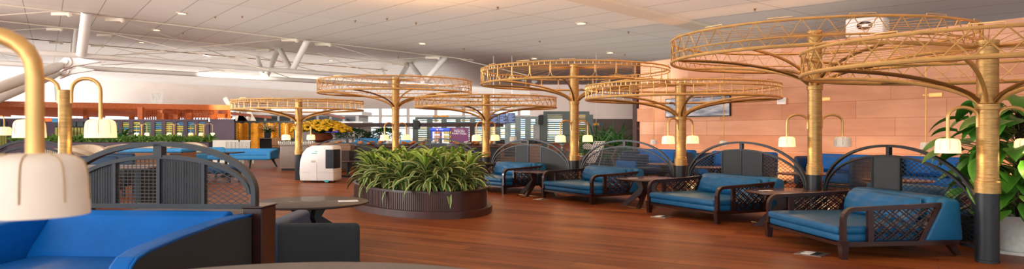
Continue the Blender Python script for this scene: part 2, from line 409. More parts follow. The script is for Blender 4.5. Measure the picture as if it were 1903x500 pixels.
# ------------------------------------------------------------ roof steelwork
DC = 1.95
def tube_thing(name, pts, r, label, cat, group=None, m='white_paint', n=12):
    base = Vector(pts[0]); mb = MB(); mb.tube([Vector(p)-base for p in pts], r, n)
    return tag(mb.build(name, m, smooth=True, loc=base), label, cat, group)
def seg(a, b, t): return Vector(a)+(Vector(b)-Vector(a))*t
c1a, c1b = P(155, 104, 32.2), P(640, 139.5, 39.6)
c2a, c2b = P(155, 126, 35.5), P(640, 154, 43)
tube_thing('roof_chord', [seg(c1a, c1b, -.42), seg(c1a, c1b, 1.45)], .125, 'upper of the two long white steel tubes crossing below the ceiling', 'steel tube')
tube_thing('roof_chord', [seg(c2a, c2b, -.42), seg(c2a, c2b, 1.6)], .125, 'lower of the two long white steel tubes crossing below the ceiling', 'steel tube')
def st(p0, p1, Y, r, label, drop0=0):
    a = C(p0[0], p0[1], drop0); b_ = P(p1[0], p1[1], Y)
    tube_thing('roof_strut', [a, b_], r, label, 'steel strut', 'white struts between the ceiling and the roof chords')
st((161, 24), (151, 103), 32.1, .22, 'thick white steel strut at left rising from the upper roof tube to the ceiling')
st((144, 54), (137, 127), 35.3, .17, 'white steel strut just behind the thick left one, its foot on the lower tube')
st((136, 78), (133, 128), 35.2, .12, 'thinnest white strut left of the thick pair')
st((572, 74), (543, 131), 38.1, .17, 'right leaning strut of the left white W shaped bracing')
st((520, 92), (541, 131), 38.1, .17, 'middle strut of the left W bracing sloping down to the upper tube')
st((517, 92), (494, 143), 40.7, .17, 'strut of the left W bracing sloping down to the lower tube')
st((479, 107), (489, 141), 40.6, .15, 'leftmost short strut of the left W bracing')
e1 = P(790, 150, 42.2); e2 = P(735, 160, 44.6)
tube_thing('roof_strut', [C(827, 107), e1], .17, 'right leaning strut of the right white W bracing above the gold canopies', 'steel strut', 'white struts between the ceiling and the roof chords')
tube_thing('roof_strut', [C(763, 118), e1+Vector((-.15, 0, 0))], .17, 'middle strut of the right W bracing above the gold canopies', 'steel strut', 'white struts between the ceiling and the roof chords')
tube_thing('roof_strut', [C(759, 118), e2], .17, 'inner left strut of the right W bracing behind a gold canopy', 'steel strut', 'white struts between the ceiling and the roof chords')
tube_thing('roof_strut', [C(708, 130), e2+Vector((-.2, 0, 0))], .15, 'leftmost strut of the right W bracing behind a gold canopy', 'steel strut', 'white struts between the ceiling and the roof chords')
for (a, b_, t) in (((281, 174), (286, 191), 'first'), ((292, 173), (286, 191), 'second'), ((292, 173), (298, 192), 'third'), ((304, 167), (298, 192), 'last')):
    Y = 70
    tube_thing('roof_strut', [P(a[0], a[1], Y), P(b_[0], b_[1], Y)], .14, t+' from the left of four small far struts above the orange pergola', 'steel strut', 'far struts above the pergola')
for (a, b_, l) in (((105, 155), (107, 187), 'short far white strut behind the twin arm lamp'), ((418, 182), (426, 197), 'short far strut over the pergola corner'),
                   ((948, 118), (975, 150), 'white strut showing through the tall canopy right of centre'), ((1010, 133), (990, 155), 'second white strut showing through the tall canopy')):
    tube_thing('roof_strut', [P(a[0], a[1], 60), P(b_[0], b_[1], 60)], .2, l, 'steel strut')
# tree-column arms with pin joints
for (p0, p1, Y0, Y1, r, l, pin) in (((-60, 184), (118, 120), 27, 32.1, .23, 'thick white pinned brace tube rising from the left edge, nearer one', (127, 116)),
                               ((-60, 208), (112, 134), 29, 35.3, .2, 'thick white pinned brace tube rising from the left edge, lower one', (123, 131))):
    a = P(p0[0], p0[1], Y0); b_ = P(p1[0], p1[1], Y1)
    t = thing('pinned_brace', l, 'steel brace', a)
    q = b_-a; mb = MB(); mb.tube([Vector((0, 0, 0)), q*.9, q], [r, r, r*.55], 14); mb.build('brace_tube', 'white_paint', t, True)
    c = P(pin[0], pin[1], Y1)-a
    mb = MB(); mb.prism([(c.x-.75, c.z-.28), (c.x-.2, c.z+.18), (c.x+.25, c.z+.26), (c.x+1.5, c.z+.02), (c.x+.3, c.z-.18), (c.x-.3, c.z-.42)], c.y-.07, c.y+.07, axis='y')
    mb.build('gusset_plate', 'white_paint', t)
    mb = MB(); mb.lathe([(.24, -.14), (.24, .14)], 18, TR(c) @ Matrix.Rotation(PI/2, 4, 'X')); mb.lathe([(.1, -.2), (.1, .2)], 12, TR(c) @ Matrix.Rotation(PI/2, 4, 'X')); mb.build('pin', 'white_paint', t, True)
# purlins: thin lines at the ceiling with clamps, and bracing cables
def line_on_ceiling(name, pa, pb, da, db, r, label, cat, m='white_paint', group=None):
    return tube_thing(name, [C(pa[0], pa[1], da), C(pb[0], pb[1], db)], r, label, cat, group, m, 6)
PL = mat('cable_paint', 'E8DCC8', .5)
line_on_ceiling('purlin', (-20, 6), (880, 112), .06, .06, .028, 'long thin purlin nearest the viewer along the ceiling panels', 'purlin', PL)
line_on_ceiling('purlin', (-20, 37), (760, 120), .06, .06, .028, 'second long thin purlin along the ceiling panels', 'purlin', PL)
line_on_ceiling('purlin', (-20, 66), (720, 131), .06, .06, .03, 'third dark edged purlin along the ceiling panels', 'purlin', 'dark_bronze')
cabs = [((-10, 29), (100, 21), .5, .06), ((98, 22), (215, 34), .06, .06), ((215, 34), (560, 152), .06, 1.9), ((205, 62), (500, 130), .06, 1.9), ((240, 100), (535, 72), 1.8, .06),
        ((170, 104), (489, 91), 1.8, .06), ((188, 121), (460, 107), 1.8, .06), ((187, 84), (455, 140), .06, 1.9), ((-10, 97), (60, 110), .9, 1.5), ((-10, 58), (100, 52), .5, .06),
        ((605, 80), (760, 125), .06, .9), ((400, 85), (660, 150), .5, 1.8), ((370, 133), (806, 106), 1.8, .06), ((340, 150), (742, 117), 1.8, .06), ((590, 98), (700, 140), .4, 1.5),
        ((855, 110), (980, 140), .06, .9)]
cabs.sort(key=lambda c: c[0][0]+c[1][0])
for i, (a, b_, d0, d1) in enumerate(cabs):
    line_on_ceiling('bracing_cable', a, b_, d0, d1, .021, ORD[i]+' of the thin cream roof bracing cables counted from the left', 'cable', PL, 'roof bracing cables')
clamps = [(117, 23), (216, 34), (104, 52), (197, 63), (106, 77), (183, 83), (541, 72), (603, 80), (491, 91), (450, 106), (806, 105), (742, 117)]
mb = MB(); mb.box(-.5, .3, -.06, .06, -.14, 0); mb.ball((.3, 0, -.1), .12, n=6); cl0 = None
for i, (px, py) in enumerate(clamps):
    if cl0 is None: o = cl0 = tag(mb.build('purlin_clamp', PL), 'x', 'clamp', 'cable clamps on the purlins')
    else: o = cl0.copy(); COL.objects.link(o)
    o['label'] = 'small cream cable clamp on the '+('nearest', 'second', 'third')[(0, 0, 1, 1, 2, 2, 0, 0, 1, 2, 0, 1)[i]]+' purlin, '+('left of the thick left strut', 'right of the thick left strut', 'left of the thick left strut', 'right of the thick left strut', 'left of the thick left strut', 'right of the thick left strut', 'left of the left W bracing', 'right of the left W bracing', 'at the left W bracing', 'at the left W bracing', 'by the right W bracing', 'by the right W bracing')[i]
    o.location = C(px, py, .06)
# downlights and sensors
DL = mat('downlight_glow', 'FFF6E0', .5, emit=5, emit_h='FFE8BC'); RIM = mat('downlight_rim', 'CDBEA8', .5)
dls = [(338, 24, 'at upper left'), (291, 55, 'between the first two purlins'), (263, 78, 'above the left cables'), (206, 150, 'above the twin arm lamp'), (472, 166, 'left of the second canopy'),
       (785, 80, 'above the centre canopy'), (1080, 42, 'the biggest, right of centre'), (615, 112, 'right of the left W bracing'), (360, 159, 'small one above the pergola'), (1134, 97, 'over the tall canopy right of centre'), (993, 108, 'dim, just over the tall canopy rim')]
proto = None
for px, py, l in dls:
    if proto is None:
        proto = thing('ceiling_downlight', '', 'downlight', group='round ceiling downlights')
        MB().lathe([(.17, 0), (.24, 0), (.24, -.03), (.17, -.045), (.17, 0)], 20, cap=False).build('trim_ring', RIM, proto, True)
        MB().lathe([(.0001, -.02), (.17, -.02), (.17, -.012), (.0001, -.012)], 20, cap=False).build('diffuser', DL, proto)
        t = proto
    else: t = copy_tree(proto)
    t['label'] = 'round ceiling downlight '+l; t.location = C(px, py, .0)
sens = [(719, 34), (660, 38), (773, 42), (925, 13), (1168, 59), (1003, 76), (400, 31), (340, 61), (862, 90), (740, 106), (1161, 101), (1403, 16), (450, 30)]
sp = None
for i, (px, py) in enumerate(sorted(sens)):
    if sp is None:
        sp = tag(MB().lathe([(.07, 0), (.07, -.03), (.03, -.05), (.03, -.1), (.08, -.11), (.0001, -.12)], 8).build('sprinkler', 'dark_bronze'), 'tiny dark sprinkler head under the pale ceiling panels', 'sprinkler', 'ceiling sprinkler heads'); o = sp
    else: o = sp.copy(); COL.objects.link(o)
    o.location = C(px, py, 0); o.scale = (.65, .65, .65); o['label'] = ORD[i]+' from the left of the tiny dark ceiling sprinkler heads'

# ------------------------------------------------------------ gold canopy trees
def ring_pts(R, z, n=72): return [(R*math.cos(2*PI*k/n), R*math.sin(2*PI*k/n), z) for k in range(n)]
def make_shade(parent, pos, m, s=1.0, lit=True):
    """paper lamp shade, thing part with seams and a bulb as sub-parts"""
    x, y, z = pos
    prof = [(.012, .172), (.07, .170), (.10, .163), (.118, .150), (.126, .130), (.130, .10), (.133, .04), (.134, .0), (.129, .002), (.128, .04), (.125, .10), (.118, .135), (.09, .155), (.012, .162)]
    prof = [(r*s, h*s) for r, h in prof]
    sh = MB().lathe(prof, 32, cap=False).build('lamp_shade', m, parent, True, loc=(x, y, z))
    mb = MB()
    for k in range(8):
        a = 2*PI*(k+.5)/8; mb.tube([(math.cos(a)*(r+.001), math.sin(a)*(r+.001), h) for r, h in prof[1:7]], .0025*s, 4)
    mb.build('shade_seam', SEAM, sh)
    if lit: MB().ball((0, 0, .06*s), .03*s, n=8).build('bulb', BULB, sh)
    return sh
def lamp_arm(parent, ang, reach, ztop=1.79, zsh=1.26, r=.02, start=.115, lit=True, zatt=1.56, m=None, glow=True):
    c, s_ = math.cos(ang), math.sin(ang); pts = [(start, zatt), (start, ztop-.13)]
    n = 12; cx = (start+reach)/2; a = (reach-start)/2
    for k in range(n+1):
        t = PI-PI*k/n; pts.append((cx+a*math.cos(t), ztop-.13+.13*math.sin(t)**.8 if 0 < k < n else ztop-.13))
    pts.append((reach, zsh+.16))
    arm = MB().tube([(q*c, q*s_, z) for q, z in pts], r, 10).build('lamp_arm', 'gold_rod', parent, True)
    make_shade(parent, (reach*c, reach*s_, zsh), m or (SHADE if lit else SHADEO), 1, lit)
    if lit and glow:
        l = bpy.data.lights.new('lamp_light', 'POINT'); l.energy = 3; l.color = (1, .72, .38); l.shadow_soft_size = .05
        o = bpy.data.objects.new('lamp_light', l); COL.objects.link(o); o.parent = parent; o.location = (reach*c, reach*s_, zsh-.02)
def make_tree(x, y, tall, pattern, label, arms, rot=.2, R=None):
    t = thing('canopy_tree', label, 'canopy', (x, y, 0), 0, 'gold canopy trees')
    zc, zl, zu, zt = (2.23, 2.69, 3.05, 3.18) if tall else (1.79, 2.20, 2.47, 2.56)
    R = R or (2.32 if tall else 2.0); rc = .112
    MB().lathe([(.125, 0), (.125, .03), (.118, .035), (.118, .80)], 28).build('base_post', 'black_steel', t, True)
    MB().lathe([(.132, .80), (.132, .93), (.122, .94), (.122, .975), (rc, .98), (rc, zc-.03), (.128, zc-.025), (.128, zc+.035), (.118, zc+.04), (rc, zc+.05), (rc, zt-.05), (.118, zt-.045), (.118, zt), (.02, zt+.002)], 28).build('column', 'brushed_gold', t, True)
    for k in range(8):
        a = rot+2*PI*k/8; pts = []
        for i in range(15):
            s = i/14; r = .10+(R-.10)*s**1.12; z = zc+.06+(zl-zc-.06)*(1-(1-s)**2.1)**.75
            pts.append((r*math.cos(a), r*math.sin(a), z))
        MB().tube(pts, [.024]*13+[.02, .008], 8).build('rib', 'dark_bronze' if k % 2 else 'gold_rod', t, True)
    MB().tube(ring_pts(R, zl), .026, 8, closed=True).build('lower_ring', 'gold_rod', t, True)
    MB().tube(ring_pts(R, zu), .019, 8, closed=True).build('upper_ring', 'gold_rod', t, True)
    mb = MB(); rr = .0082
    def pt(k, n, z, r=R): return (r*math.cos(2*PI*k/n), r*math.sin(2*PI*k/n), z)
    if pattern == 'zigzag':
        zm = zl+(zu-zl)*.34; mb.tube(ring_pts(R, zm), .013, 6, closed=True)
        n = 46
        for k in range(n): mb.tube([pt(k, n, zu), pt(k+.5, n, zm), pt(k+1, n, zu)], rr, 5)
        for k in range(n): mb.tube([pt(k+.2, n, zm), pt(k+.55, n, zl), pt(k+.95, n, zm)], rr*.9, 5)
    elif pattern == 'diamond':
        n = 48
        for k in range(n):
            mb.tube([pt(k, n, zl), pt(k+1, n, zu)], rr, 5); mb.tube([pt(k, n, zu), pt(k+1, n, zl)], rr, 5)
    else:
        zb = zu-.075; mb.tube(ring_pts(R, zb), .012, 6, closed=True); n = 110
        for k in range(n): mb.tube([pt(k, n, zb), pt(k, n, zu)], .008, 4)
        n, fl = {'fine': (52, 0), 'ladder': (44, .0), 'flared': (30, .09)}[pattern]
        for k in range(n):
            if fl:
                for s in (-1, 1):
                    mb.tube([pt(k+s*.02, n, zb), pt(k+s*.02, n, zl+fl*1.3), pt(k+s*.08, n, zl+fl*.5), pt(k+s*.26, n, zl+.01)], rr*.8, 5)
            else: mb.tube([pt(k, n, zb), pt(k, n, zl)], rr, 5)
    mb.build('lattice', 'gold_rod', t)
    mb = MB(); n = 32
    for k in range(n): mb.tube([pt(k, n, zt-.07, .1), pt(k, n, zt-.06, R*.5), pt(k, n, zu-.005)], .0036, 4)
    mb.build('tension_wires', 'gold_rod', t)
    n = 14
    for k in range(n):
        mb = MB()
        p0 = Vector(pt(k, n, zu)); p1 = Vector(pt(k+.32, n, zu)); m_ = .04
        mb.tube([p0, p0+Vector((0, 0, m_)), p1+Vector((0, 0, m_)), p1], .006, 5); mb.build('rim_hook', 'gold_rod', t)
    for ang, lit in arms: lamp_arm(t, ang, .46, lit=lit)
    # warm uplight washing the crown, one in each tree top
    l = bpy.data.lights.new('crown_uplight', 'SPOT'); l.energy = 520 if tall else 70; l.color = (1, .5, .18); l.spot_size = 3.0; l.spot_blend = 1; l.shadow_soft_size = .35
    o = bpy.data.objects.new('crown_uplight', l); COL.objects.link(o); o.parent = t; o.location = (.2, -.2, zt+.12); o.rotation_euler = (PI, 0, 0)
    return t
TREES = [(-6.74, 22.1, 0, 'ladder', 'short gold canopy tree at far left beside the white air cooler', .91), (-3.56, 21.4, 1, 'zigzag', 'tall gold canopy tree with zigzag rim behind the oval planter', .95),
         (-.74, 19.9, 0, 'diamond', 'short gold canopy tree with fine diamond rim right of the planter', 1.0), (1.55, 17.4, 1, 'flared', 'tall gold canopy tree in the middle with widely spaced flared rim bars', .66),
         (3.57, 14.8, 0, 'fine', 'short gold canopy tree with closely ticked rim in front of the wall picture', .76), (5.02, 11.6, 1, 'zigzag', 'largest tall gold canopy tree with zigzag rim before the terracotta wall', .0),
         (5.5, 8.09, 0, 'diamond', 'nearest gold canopy tree at right with big diamond rim and black base', .0)]
for i, (x, y, tl, pat, lab, a) in enumerate(TREES):
    make_tree(x, y, tl, pat, lab, [(PI+a, True), (a, i != 5)], rot=.28+.1*i)
# ------------------------------------------------------------ arched screens
def band(mb, pts, th, dp, M=None, y0=0):
    """flat bar swept along 2-D points (x,z): th in the plane, dp deep"""
    n = len(pts); vs = []; fs = []
    for i, p in enumerate(pts):
        a = pts[max(i-1, 0)]; b_ = pts[min(i+1, n-1)]; dx, dz = b_[0]-a[0], b_[1]-a[1]; L = math.hypot(dx, dz) or 1
        nx, nz = -dz/L*th/2, dx/L*th/2
        for yy in (y0-dp/2, y0+dp/2): vs += [(p[0]+nx, yy, p[1]+nz), (p[0]-nx, yy, p[1]-nz)]
    for i in range(n-1):
        a, b_ = i*4, i*4+4
        fs += [(a, a+1, b_+1, b_), (a+2, b_+2, b_+3, a+3), (a, b_, b_+2, a+2), (a+1, a+3, b_+3, b_+1)]
    fs += [(0, 2, 3, 1), ((n-1)*4, (n-1)*4+1, (n-1)*4+3, (n-1)*4+2)]
    mb.add(vs, fs, M)
def clip_lines(mb, x0, x1, z0, top, step, slope, r):
    """family of wires z = slope*x + c clipped to x0..x1, z0..top(x)"""
    ins = lambda x, z: x0 <= x <= x1 and z0 <= z <= top(x)
    zt = max(top(x0), top(x1), top((x0+x1)/2))
    if slope is None:
        k = x0+step/2
        while k < x1:
            if top(k) > z0+.02: mb.bar((k, 0, z0), (k, 0, top(k)), r*2, r*2, upv=(0, 1, 0))
            k += step
        return
    if slope == 0:
        z = z0+step/2
        while z < zt:
            xs = [x0+(x1-x0)*i/60 for i in range(61) if top(x0+(x1-x0)*i/60) >= z]
            if len(xs) > 2: mb.bar((xs[0], 0, z), (xs[-1], 0, z), r*2, r*2)
            z += step
        return
    cs = [z-slope*x for x in (x0, x1) for z in (z0, zt)]; c = min(cs)+step/2
    while c < max(cs):
        xs = [x0+(x1-x0)*i/80 for i in range(81)]; run = [x for x in xs if ins(x, slope*x+c)]
        if len(run) > 1: mb.bar((run[0], 0, slope*run[0]+c), (run[-1], 0, slope*run[-1]+c), r*2, r*2)
        c += step
def make_screen(loc, rz, Wd, zs, zt, zi, bars, panels, label, z0=.14, th=.035, dp=.05, m='black_steel', step=.06, feet=True, conn=(0,), wire=.003, pm=None, bth=.03):
    t = thing('arched_screen', label, 'screen', loc, rz, 'arched metal dividers')
    a = Wd/2; N = 40; ai = a-th*1.1
    outer = [(-a*math.cos(PI*i/N), zs+(zt-zs)*math.sin(PI*i/N)) for i in range(N+1)]
    inner = [(-ai*math.cos(PI*i/N), zs-.02+(zi-zs+.02)*math.sin(PI*i/N)) for i in range(N+1)]
    mb = MB(); band(mb, [(-a, 0 if feet else z0)]+outer+[(a, 0 if feet else z0)], th, dp); mb.build('outer_arch', m, t)
    mb = MB(); band(mb, inner, th*.8, dp*.8); mb.build('inner_arch', m, t)
    top = lambda x: zs-.02+(zi-zs+.02)*math.sqrt(max(0, 1-(x/ai)**2))-th*.3
    MB().box(-a, a, -dp*.4, dp*.4, z0-.02, z0+.02).build('bottom_rail', m, t)
    for c in conn:
        MB().box(c-.035, c+.035, -dp*.5, dp*.5, zi-.005, zs+(zt-zs)*math.sqrt(1-(c/a)**2)).build('connector', m, t)
    xs = [-ai]+[b_*Wd for b_ in bars]+[ai]
    for b_ in xs[1:-1]: MB().box(b_-bth/2, b_+bth/2, -dp*.35, dp*.35, z0, top(b_)+.01).build('upright', m, t)
    for k, kind in enumerate(panels):
        x0, x1 = xs[k]+(bth/2 if k else .01), xs[k+1]-(bth/2 if k < len(panels)-1 else .01); mb = MB()
        if kind == 'diamond':
            clip_lines(mb, x0, x1, z0, top, step, .55, wire); clip_lines(mb, x0, x1, z0, top, step, -.55, wire); mb.build('wire_mesh', m, t)
        elif kind == 'fine':
            clip_lines(mb, x0, x1, z0, top, step*.42, None, wire*.9); clip_lines(mb, x0, x1, z0, top, step*1.0, 0, wire); mb.build('wire_mesh', m, t)
        elif kind == 'grid':
            clip_lines(mb, x0, x1, z0, top, step*.9, None, wire); clip_lines(mb, x0, x1, z0, top, step*.7, 0, wire); mb.build('wire_grid', m, t)
        else:
            q = [(x0+(x1-x0)*i/10, z0) for i in range(11)]+[(x1-(x1-x0)*i/10, top(x1-(x1-x0)*i/10)) for i in range(11)]
            if kind == 'ribbed':
                n = 26
                for i in range(n):
                    xx = x0+(x1-x0)*(i+.5)/n; mb.box(xx-(x1-x0)/n*.30, xx+(x1-x0)/n*.30, -.006, .006, z0, top(xx))
                mb.build('ribbed_panel', pm or m, t)
            else:
                mb.prism(q, -.008, .008, axis='y'); mb.build('solid_panel', pm or m, t)
    return t
def between(i, j, lab, bars, panels, **k):
    a = Vector((TREES[i][0], TREES[i][1], 0)); b_ = Vector((TREES[j][0], TREES[j][1], 0)); d = b_-a
    d_ = d.normalized(); return make_screen((a+b_)/2+Vector((d_.y, -d_.x, 0))*(-.05 if d_.y > 0 else .05)*OFFS, math.atan2(d.y, d.x), d.length-.42, .58, 1.31, 1.17, bars, panels, lab, pm=PERF, **k)
OFFS = -1
PERF = mat('perforated_grey_panel', '2E3236', .7, 0, noise=(30, .1))
between(5, 6, 'arched dark divider behind the nearest right armchair, single solid panel left of its middle', (-.11, .075), ('fine', 'solid', 'diamond'))
between(4, 5, 'arched dark divider behind the second armchair from the right with two solid panels', (-.17, 0, .17), ('diamond', 'solid', 'solid', 'diamond'))
between(3, 4, 'arched dark divider behind the third armchair from the right, mostly open mesh', (), ('fine',))
between(2, 3, 'arched dark divider between the diamond canopy and the flared canopy', (-.16, 0, .16), ('fine', 'solid', 'fine', 'solid'), step=.08)
between(1, 2, 'arched dark divider rising behind the planter foliage with a square grey panel', (-.12, .07), ('fine', 'solid', 'fine'), step=.08)
between(0, 1, 'arched dark divider behind the white air cooler, partly hidden by leaves', (-.2, .15), ('solid', 'fine', 'solid'), step=.09)
# left foreground screen on the sofa back and the next ones beyond at the left edge
LS = make_screen((-2.88, 5.72, 0), -.07, 1.60, 1.02, 1.405, 1.30, (-.235, .0, .235), ('ribbed', 'grid', 'ribbed', 'diamond'),
                 'large arched grey divider standing on the bright blue sofa back at left', z0=.90, th=.038, dp=.075, m='dark_grey_steel', step=.04, feet=False, wire=.0028, bth=.028)
make_screen((-5.1, 6.35, 0), -.05, 1.40, .98, 1.385, 1.26, (-.2, .1, .3), ('diamond', 'ribbed', 'grid', 'ribbed'), 'arched grey divider cut off by the left edge behind the near lamp', z0=0.72, th=.042, dp=.075, m='dark_grey_steel', step=.05, feet=False, conn=(.0,), bth=.04)
make_screen((-7.55, 11.0, 0), .1, 1.35, .95, 1.37, 1.27, (), ('fine',), 'small arched divider further back behind the near lamp stem', z0=0.7, th=.04, dp=.06, m='dark_grey_steel', step=.07, feet=True)

# ------------------------------------------------------------ lattice armchairs
def armchair(loc, d, w, label, D=1.66, group='teal lattice armchairs'):
    """d: unit vector pointing to the back of the chair"""
    t = thing('armchair', label, 'armchair', loc, math.atan2(d.y, d.x)-PI/2, group); h = w/2; dd = 1.66-D
    for s in (-1, 1):
        x = s*h
        mb = MB()      # arm frame with curved front corner
        pts = [(0, .2)]+[(0, .46)]+[(.13-.13*math.cos(a), .46+.13*math.sin(a)) for a in [PI/2*i/6 for i in range(1, 7)]]+[(.6, .602), (1.0, .618), (1.24, .632)]
        M = TR(x, 0, 0) @ RZ(PI/2)
        band(mb, pts, .05, .07, M); mb.bar((x, .34, .2), (x, .34, .60), .05, .07, upv=(0, 1, 0))
        mb.bar((x, .97, .18), (x, 1.22, .62), .05, .06, upv=(0, 1, 0)); mb.box(x-.03, x+.03, 0, D-.06, .15, .205)
        mb.build('arm_frame', 'dark_walnut', t)
        mb = MB()      # fretwork
        y0, y1, z0, z1 = .37, 1.17, .215, .59
        def fr(y, z): return (x, y, z)
        top = lambda y: .59
        step = (y1-y0)/2.3
        def clip(ya, za, yb, zb):
            n = 24; P_ = [(ya+(yb-ya)*i/n, za+(zb-za)*i/n) for i in range(n+1)]
            P_ = [p for p in P_ if y0 <= p[0] <= .97+(p[1]-.18)*.57 and z0 <= p[1] <= z1]
            if len(P_) > 1: mb.bar(fr(*P_[0]), fr(*P_[-1]), .02, .011, upv=(0, 0, 1))
        for k in range(-3, 8):
            ya = y0+k*step/2
            for e in (-.03, .03):
                clip(ya+e, z0, ya+e+step*1.5, z1); clip(ya+e, z1, ya+e+step*1.5, z0)
        mb.build('fretwork', 'dark_walnut', t)
        mb = MB(); mb.add([(x-.035, -.03, 0), (x+.035, -.03, 0), (x+.035, .035, 0), (x-.035, .035, 0), (x-.045, -.05, .22), (x+.045, -.05, .22), (x+.045, .055, .22), (x-.045, .055, .22)],
                          [(3, 2, 1, 0), (4, 5, 6, 7), (0, 1, 5, 4), (1, 2, 6, 5), (2, 3, 7, 6), (3, 0, 4, 7)]); mb.build('leg', 'dark_walnut', t)
        xr = s*(h-.12)
        mb = MB(); mb.add([(xr-.03, D, 0), (xr+.03, D, 0), (xr+.03, D+.06, 0), (xr-.03, D+.06, 0), (xr-.045, D-.16, .18), (xr+.045, D-.16, .18), (xr+.045, D-.04, .18), (xr-.045, D-.04, .18)],
                          [(3, 2, 1, 0), (4, 5, 6, 7), (0, 1, 5, 4), (1, 2, 6, 5), (2, 3, 7, 6), (3, 0, 4, 7)]); mb.build('leg', 'dark_walnut', t)
    MB().box(-h, h, -.02, .04, .15, .19).build('front_rail', 'dark_walnut', t)
    MB().rbox(-h+.05, h-.05, -.02, 1.2, .195, .29, .03, 3).build('seat_base', 'teal_leather', t, True)
    MB().rbox(-h+.045, h-.045, -.05, 1.2, .285, .385, .04, 4).build('seat_cushion', 'teal_leather', t, True)
    mb = MB(); prof = [(1.12, .19), (1.34, .62), (1.40, .68), (1.47, .705), (1.56, .70), (1.62, .66), (1.66, .19)]; prof = [(y-dd*(.75 if i < 2 else 1), z) for i, (y, z) in enumerate(prof)]
    mb.rbox(-h+.1, h-.1, D-.34, D-.04, .19, .715, .06, 3)
    mb.build('backrest', 'teal_leather', t, True)
    for s in (-1, 1):
        bm = MB(); a, b_ = (s*(h+.03), s*(h-.15)) if s < 0 else (s*(h-.15), s*(h+.03))
        bm.prism(prof, a, b_); o = bm.build('side_wing', 'teal_leather', t, False)
        md = o.modifiers.new('bevel', 'BEVEL'); md.width = .045; md.segments = 3; md.limit_method = 'ANGLE'
        o.data.polygons.foreach_set('use_smooth', [True]*len(o.data.polygons))
    M = TR(0, 1.215-dd*.9, .525) @ Matrix.Rotation(-.34, 4, 'X')
    MB().pillow(w-.34, .28, .36, M, e=.42, crease=.014, nx=26, nz=12).build('back_cushion', 'teal_leather', t, True)
    return t
def chair_at(fl, fr, label, **k):
    fl, fr = Vector((fl[0], fl[1], 0)), Vector((fr[0], fr[1], 0)); t = (fr-fl); w = t.length; t.normalize()
    return armchair((fl+fr)/2, Vector((-t.y, t.x, 0)), w, label, **k)
chair_at((3.69, 10.05), (3.91, 8.26), 'teal leather armchair nearest the viewer at right with walnut fretwork arms', D=1.54)
chair_at((2.57, 13.09), (3.36, 11.45), 'second teal fretwork armchair from the right, between two round tables', D=1.52)
chair_at((.73, 16.1), (1.66, 14.55), 'third teal fretwork armchair from the right, under the flared canopy', D=1.45)
chair_at((-1.33, 18.3), (-.2, 17.0), 'farthest teal fretwork armchair, half hidden by the planter leaves', D=1.45)
chair_at((7.25, 9.9), (6.95, 11.5), 'teal armchair turned away behind the nearest arched divider', D=1.3)

# ------------------------------------------------------------ round tables
def round_table(loc, R, h, label, m='walnut_top', legm='dark_walnut', rot=.3, nleg=4, foot=.46, cloth=False):
    t = thing('round_table', label, 'table', loc, rot, 'round pedestal tables')
    MB().lathe([(.0001, h-.035), (R-.03, h-.035), (R, h-.022), (R, h-.005), (R-.01, h), (.0001, h)], 48, cap=False).build('tabletop', m, t, True)
    MB().lathe([(.16, h-.07), (.16, h-.035)], 16).build('hub', legm, t)
    for k in range(nleg):
        a = 2*PI*k/nleg; M = RZ(a)
        mb = MB(); mb.prism([(.06, h-.05), (.26, h-.05), (.17, h-.2), (foot+.09, 0), (foot-.04, 0), (.07, h-.27), (.05, h-.27)], -.03, .03, M, axis='y'); mb.build('leg', legm, t)
    return t
round_table((4.4, 11.1, 0), .66, .57, 'walnut round table between the nearest and second armchairs at right', rot=2.9)
round_table((2.75, 14.2, 0), .64, .57, 'walnut round table between the second and third armchairs at right', rot=2.6)
round_table((.62, 16.75, 0), .58, .57, 'walnut round table beside the farthest teal armchair', rot=2.5)
round_table((-2.72, 9.35, 0), .79, .575, 'large dark brown round table before the oval planter', m='dark_table_top', legm='black_steel', rot=.55, foot=.62)
def card(loc, sx, sy, rz, label, name='table_card', m=None, h=.004):
    return tag(MB().rbox(-sx/2, sx/2, -sy/2, sy/2, 0, h, .001, 1).build(name, m or CARD, loc=loc, rz=rz), label, 'card')
CARD = mat('white_card', 'F2F0EC', .5, noise=(8, .03))
p = Vector((X(647, 9.4), 9.4, .576)); card(p, .26, .22, .3, 'white card lying on the large dark round table')
card((4.05, 11.15, .571), .2, .12, .3, 'white card on the walnut table near the largest canopy column')
card((2.45, 14.2, .571), .2, .12, .2, 'white card on the walnut table beside the flared canopy chair')
round_table((-3.75, 7.9, 0), .75, .6, 'dark round table seen through the mesh of the large left divider', m='dark_table_top', legm='black_steel', rot=.2)
card((-3.7, 7.8, .601), .2, .12, .4, 'white card on the table behind the left divider mesh')
# floor sockets
FB = mat('brushed_steel', 'B9B2A6', .3, .8, noise=(20, .1))
for px, py, s, l in ((1509, 472, .33, 'nearest armchair'), (1230, 403, .3, 'second armchair'), (1005, 371, .28, 'third armchair')):
    g = G(px, py); t = thing('floor_socket', 'square steel floor socket in the planks in front of the '+l, 'floor socket', g, -.75, 'floor sockets')
    MB().rbox(-s/2, s/2, -s/2, s/2, 0, .008, .003, 1).build('plate', FB, t)
    MB().box(-s*.32, s*.02, -s*.3, s*.3, .008, .012).build('lid', 'brushed_steel' if False else CARD, t)
    MB().box(s*.08, s*.3, -s*.3, s*.3, .008, .011).build('lid', 'black_steel', t)
# brass inlay strips on the floor by the tables
for (a, b_), l in ((((1398, 412), (1440, 418)), 'nearest right'), (((1167, 384), (1200, 389)), 'middle'), (((966, 362), (1000, 365)), 'farthest')):
    ga, gb = G(*a), G(*b_); tag(MB().bar((0, 0, .004), gb-ga+Vector((0, 0, .004)), .05, .008).build('floor_strip', 'brushed_gold', loc=ga), 'thin brass strip on the floor under the '+l+' walnut table', 'strip')

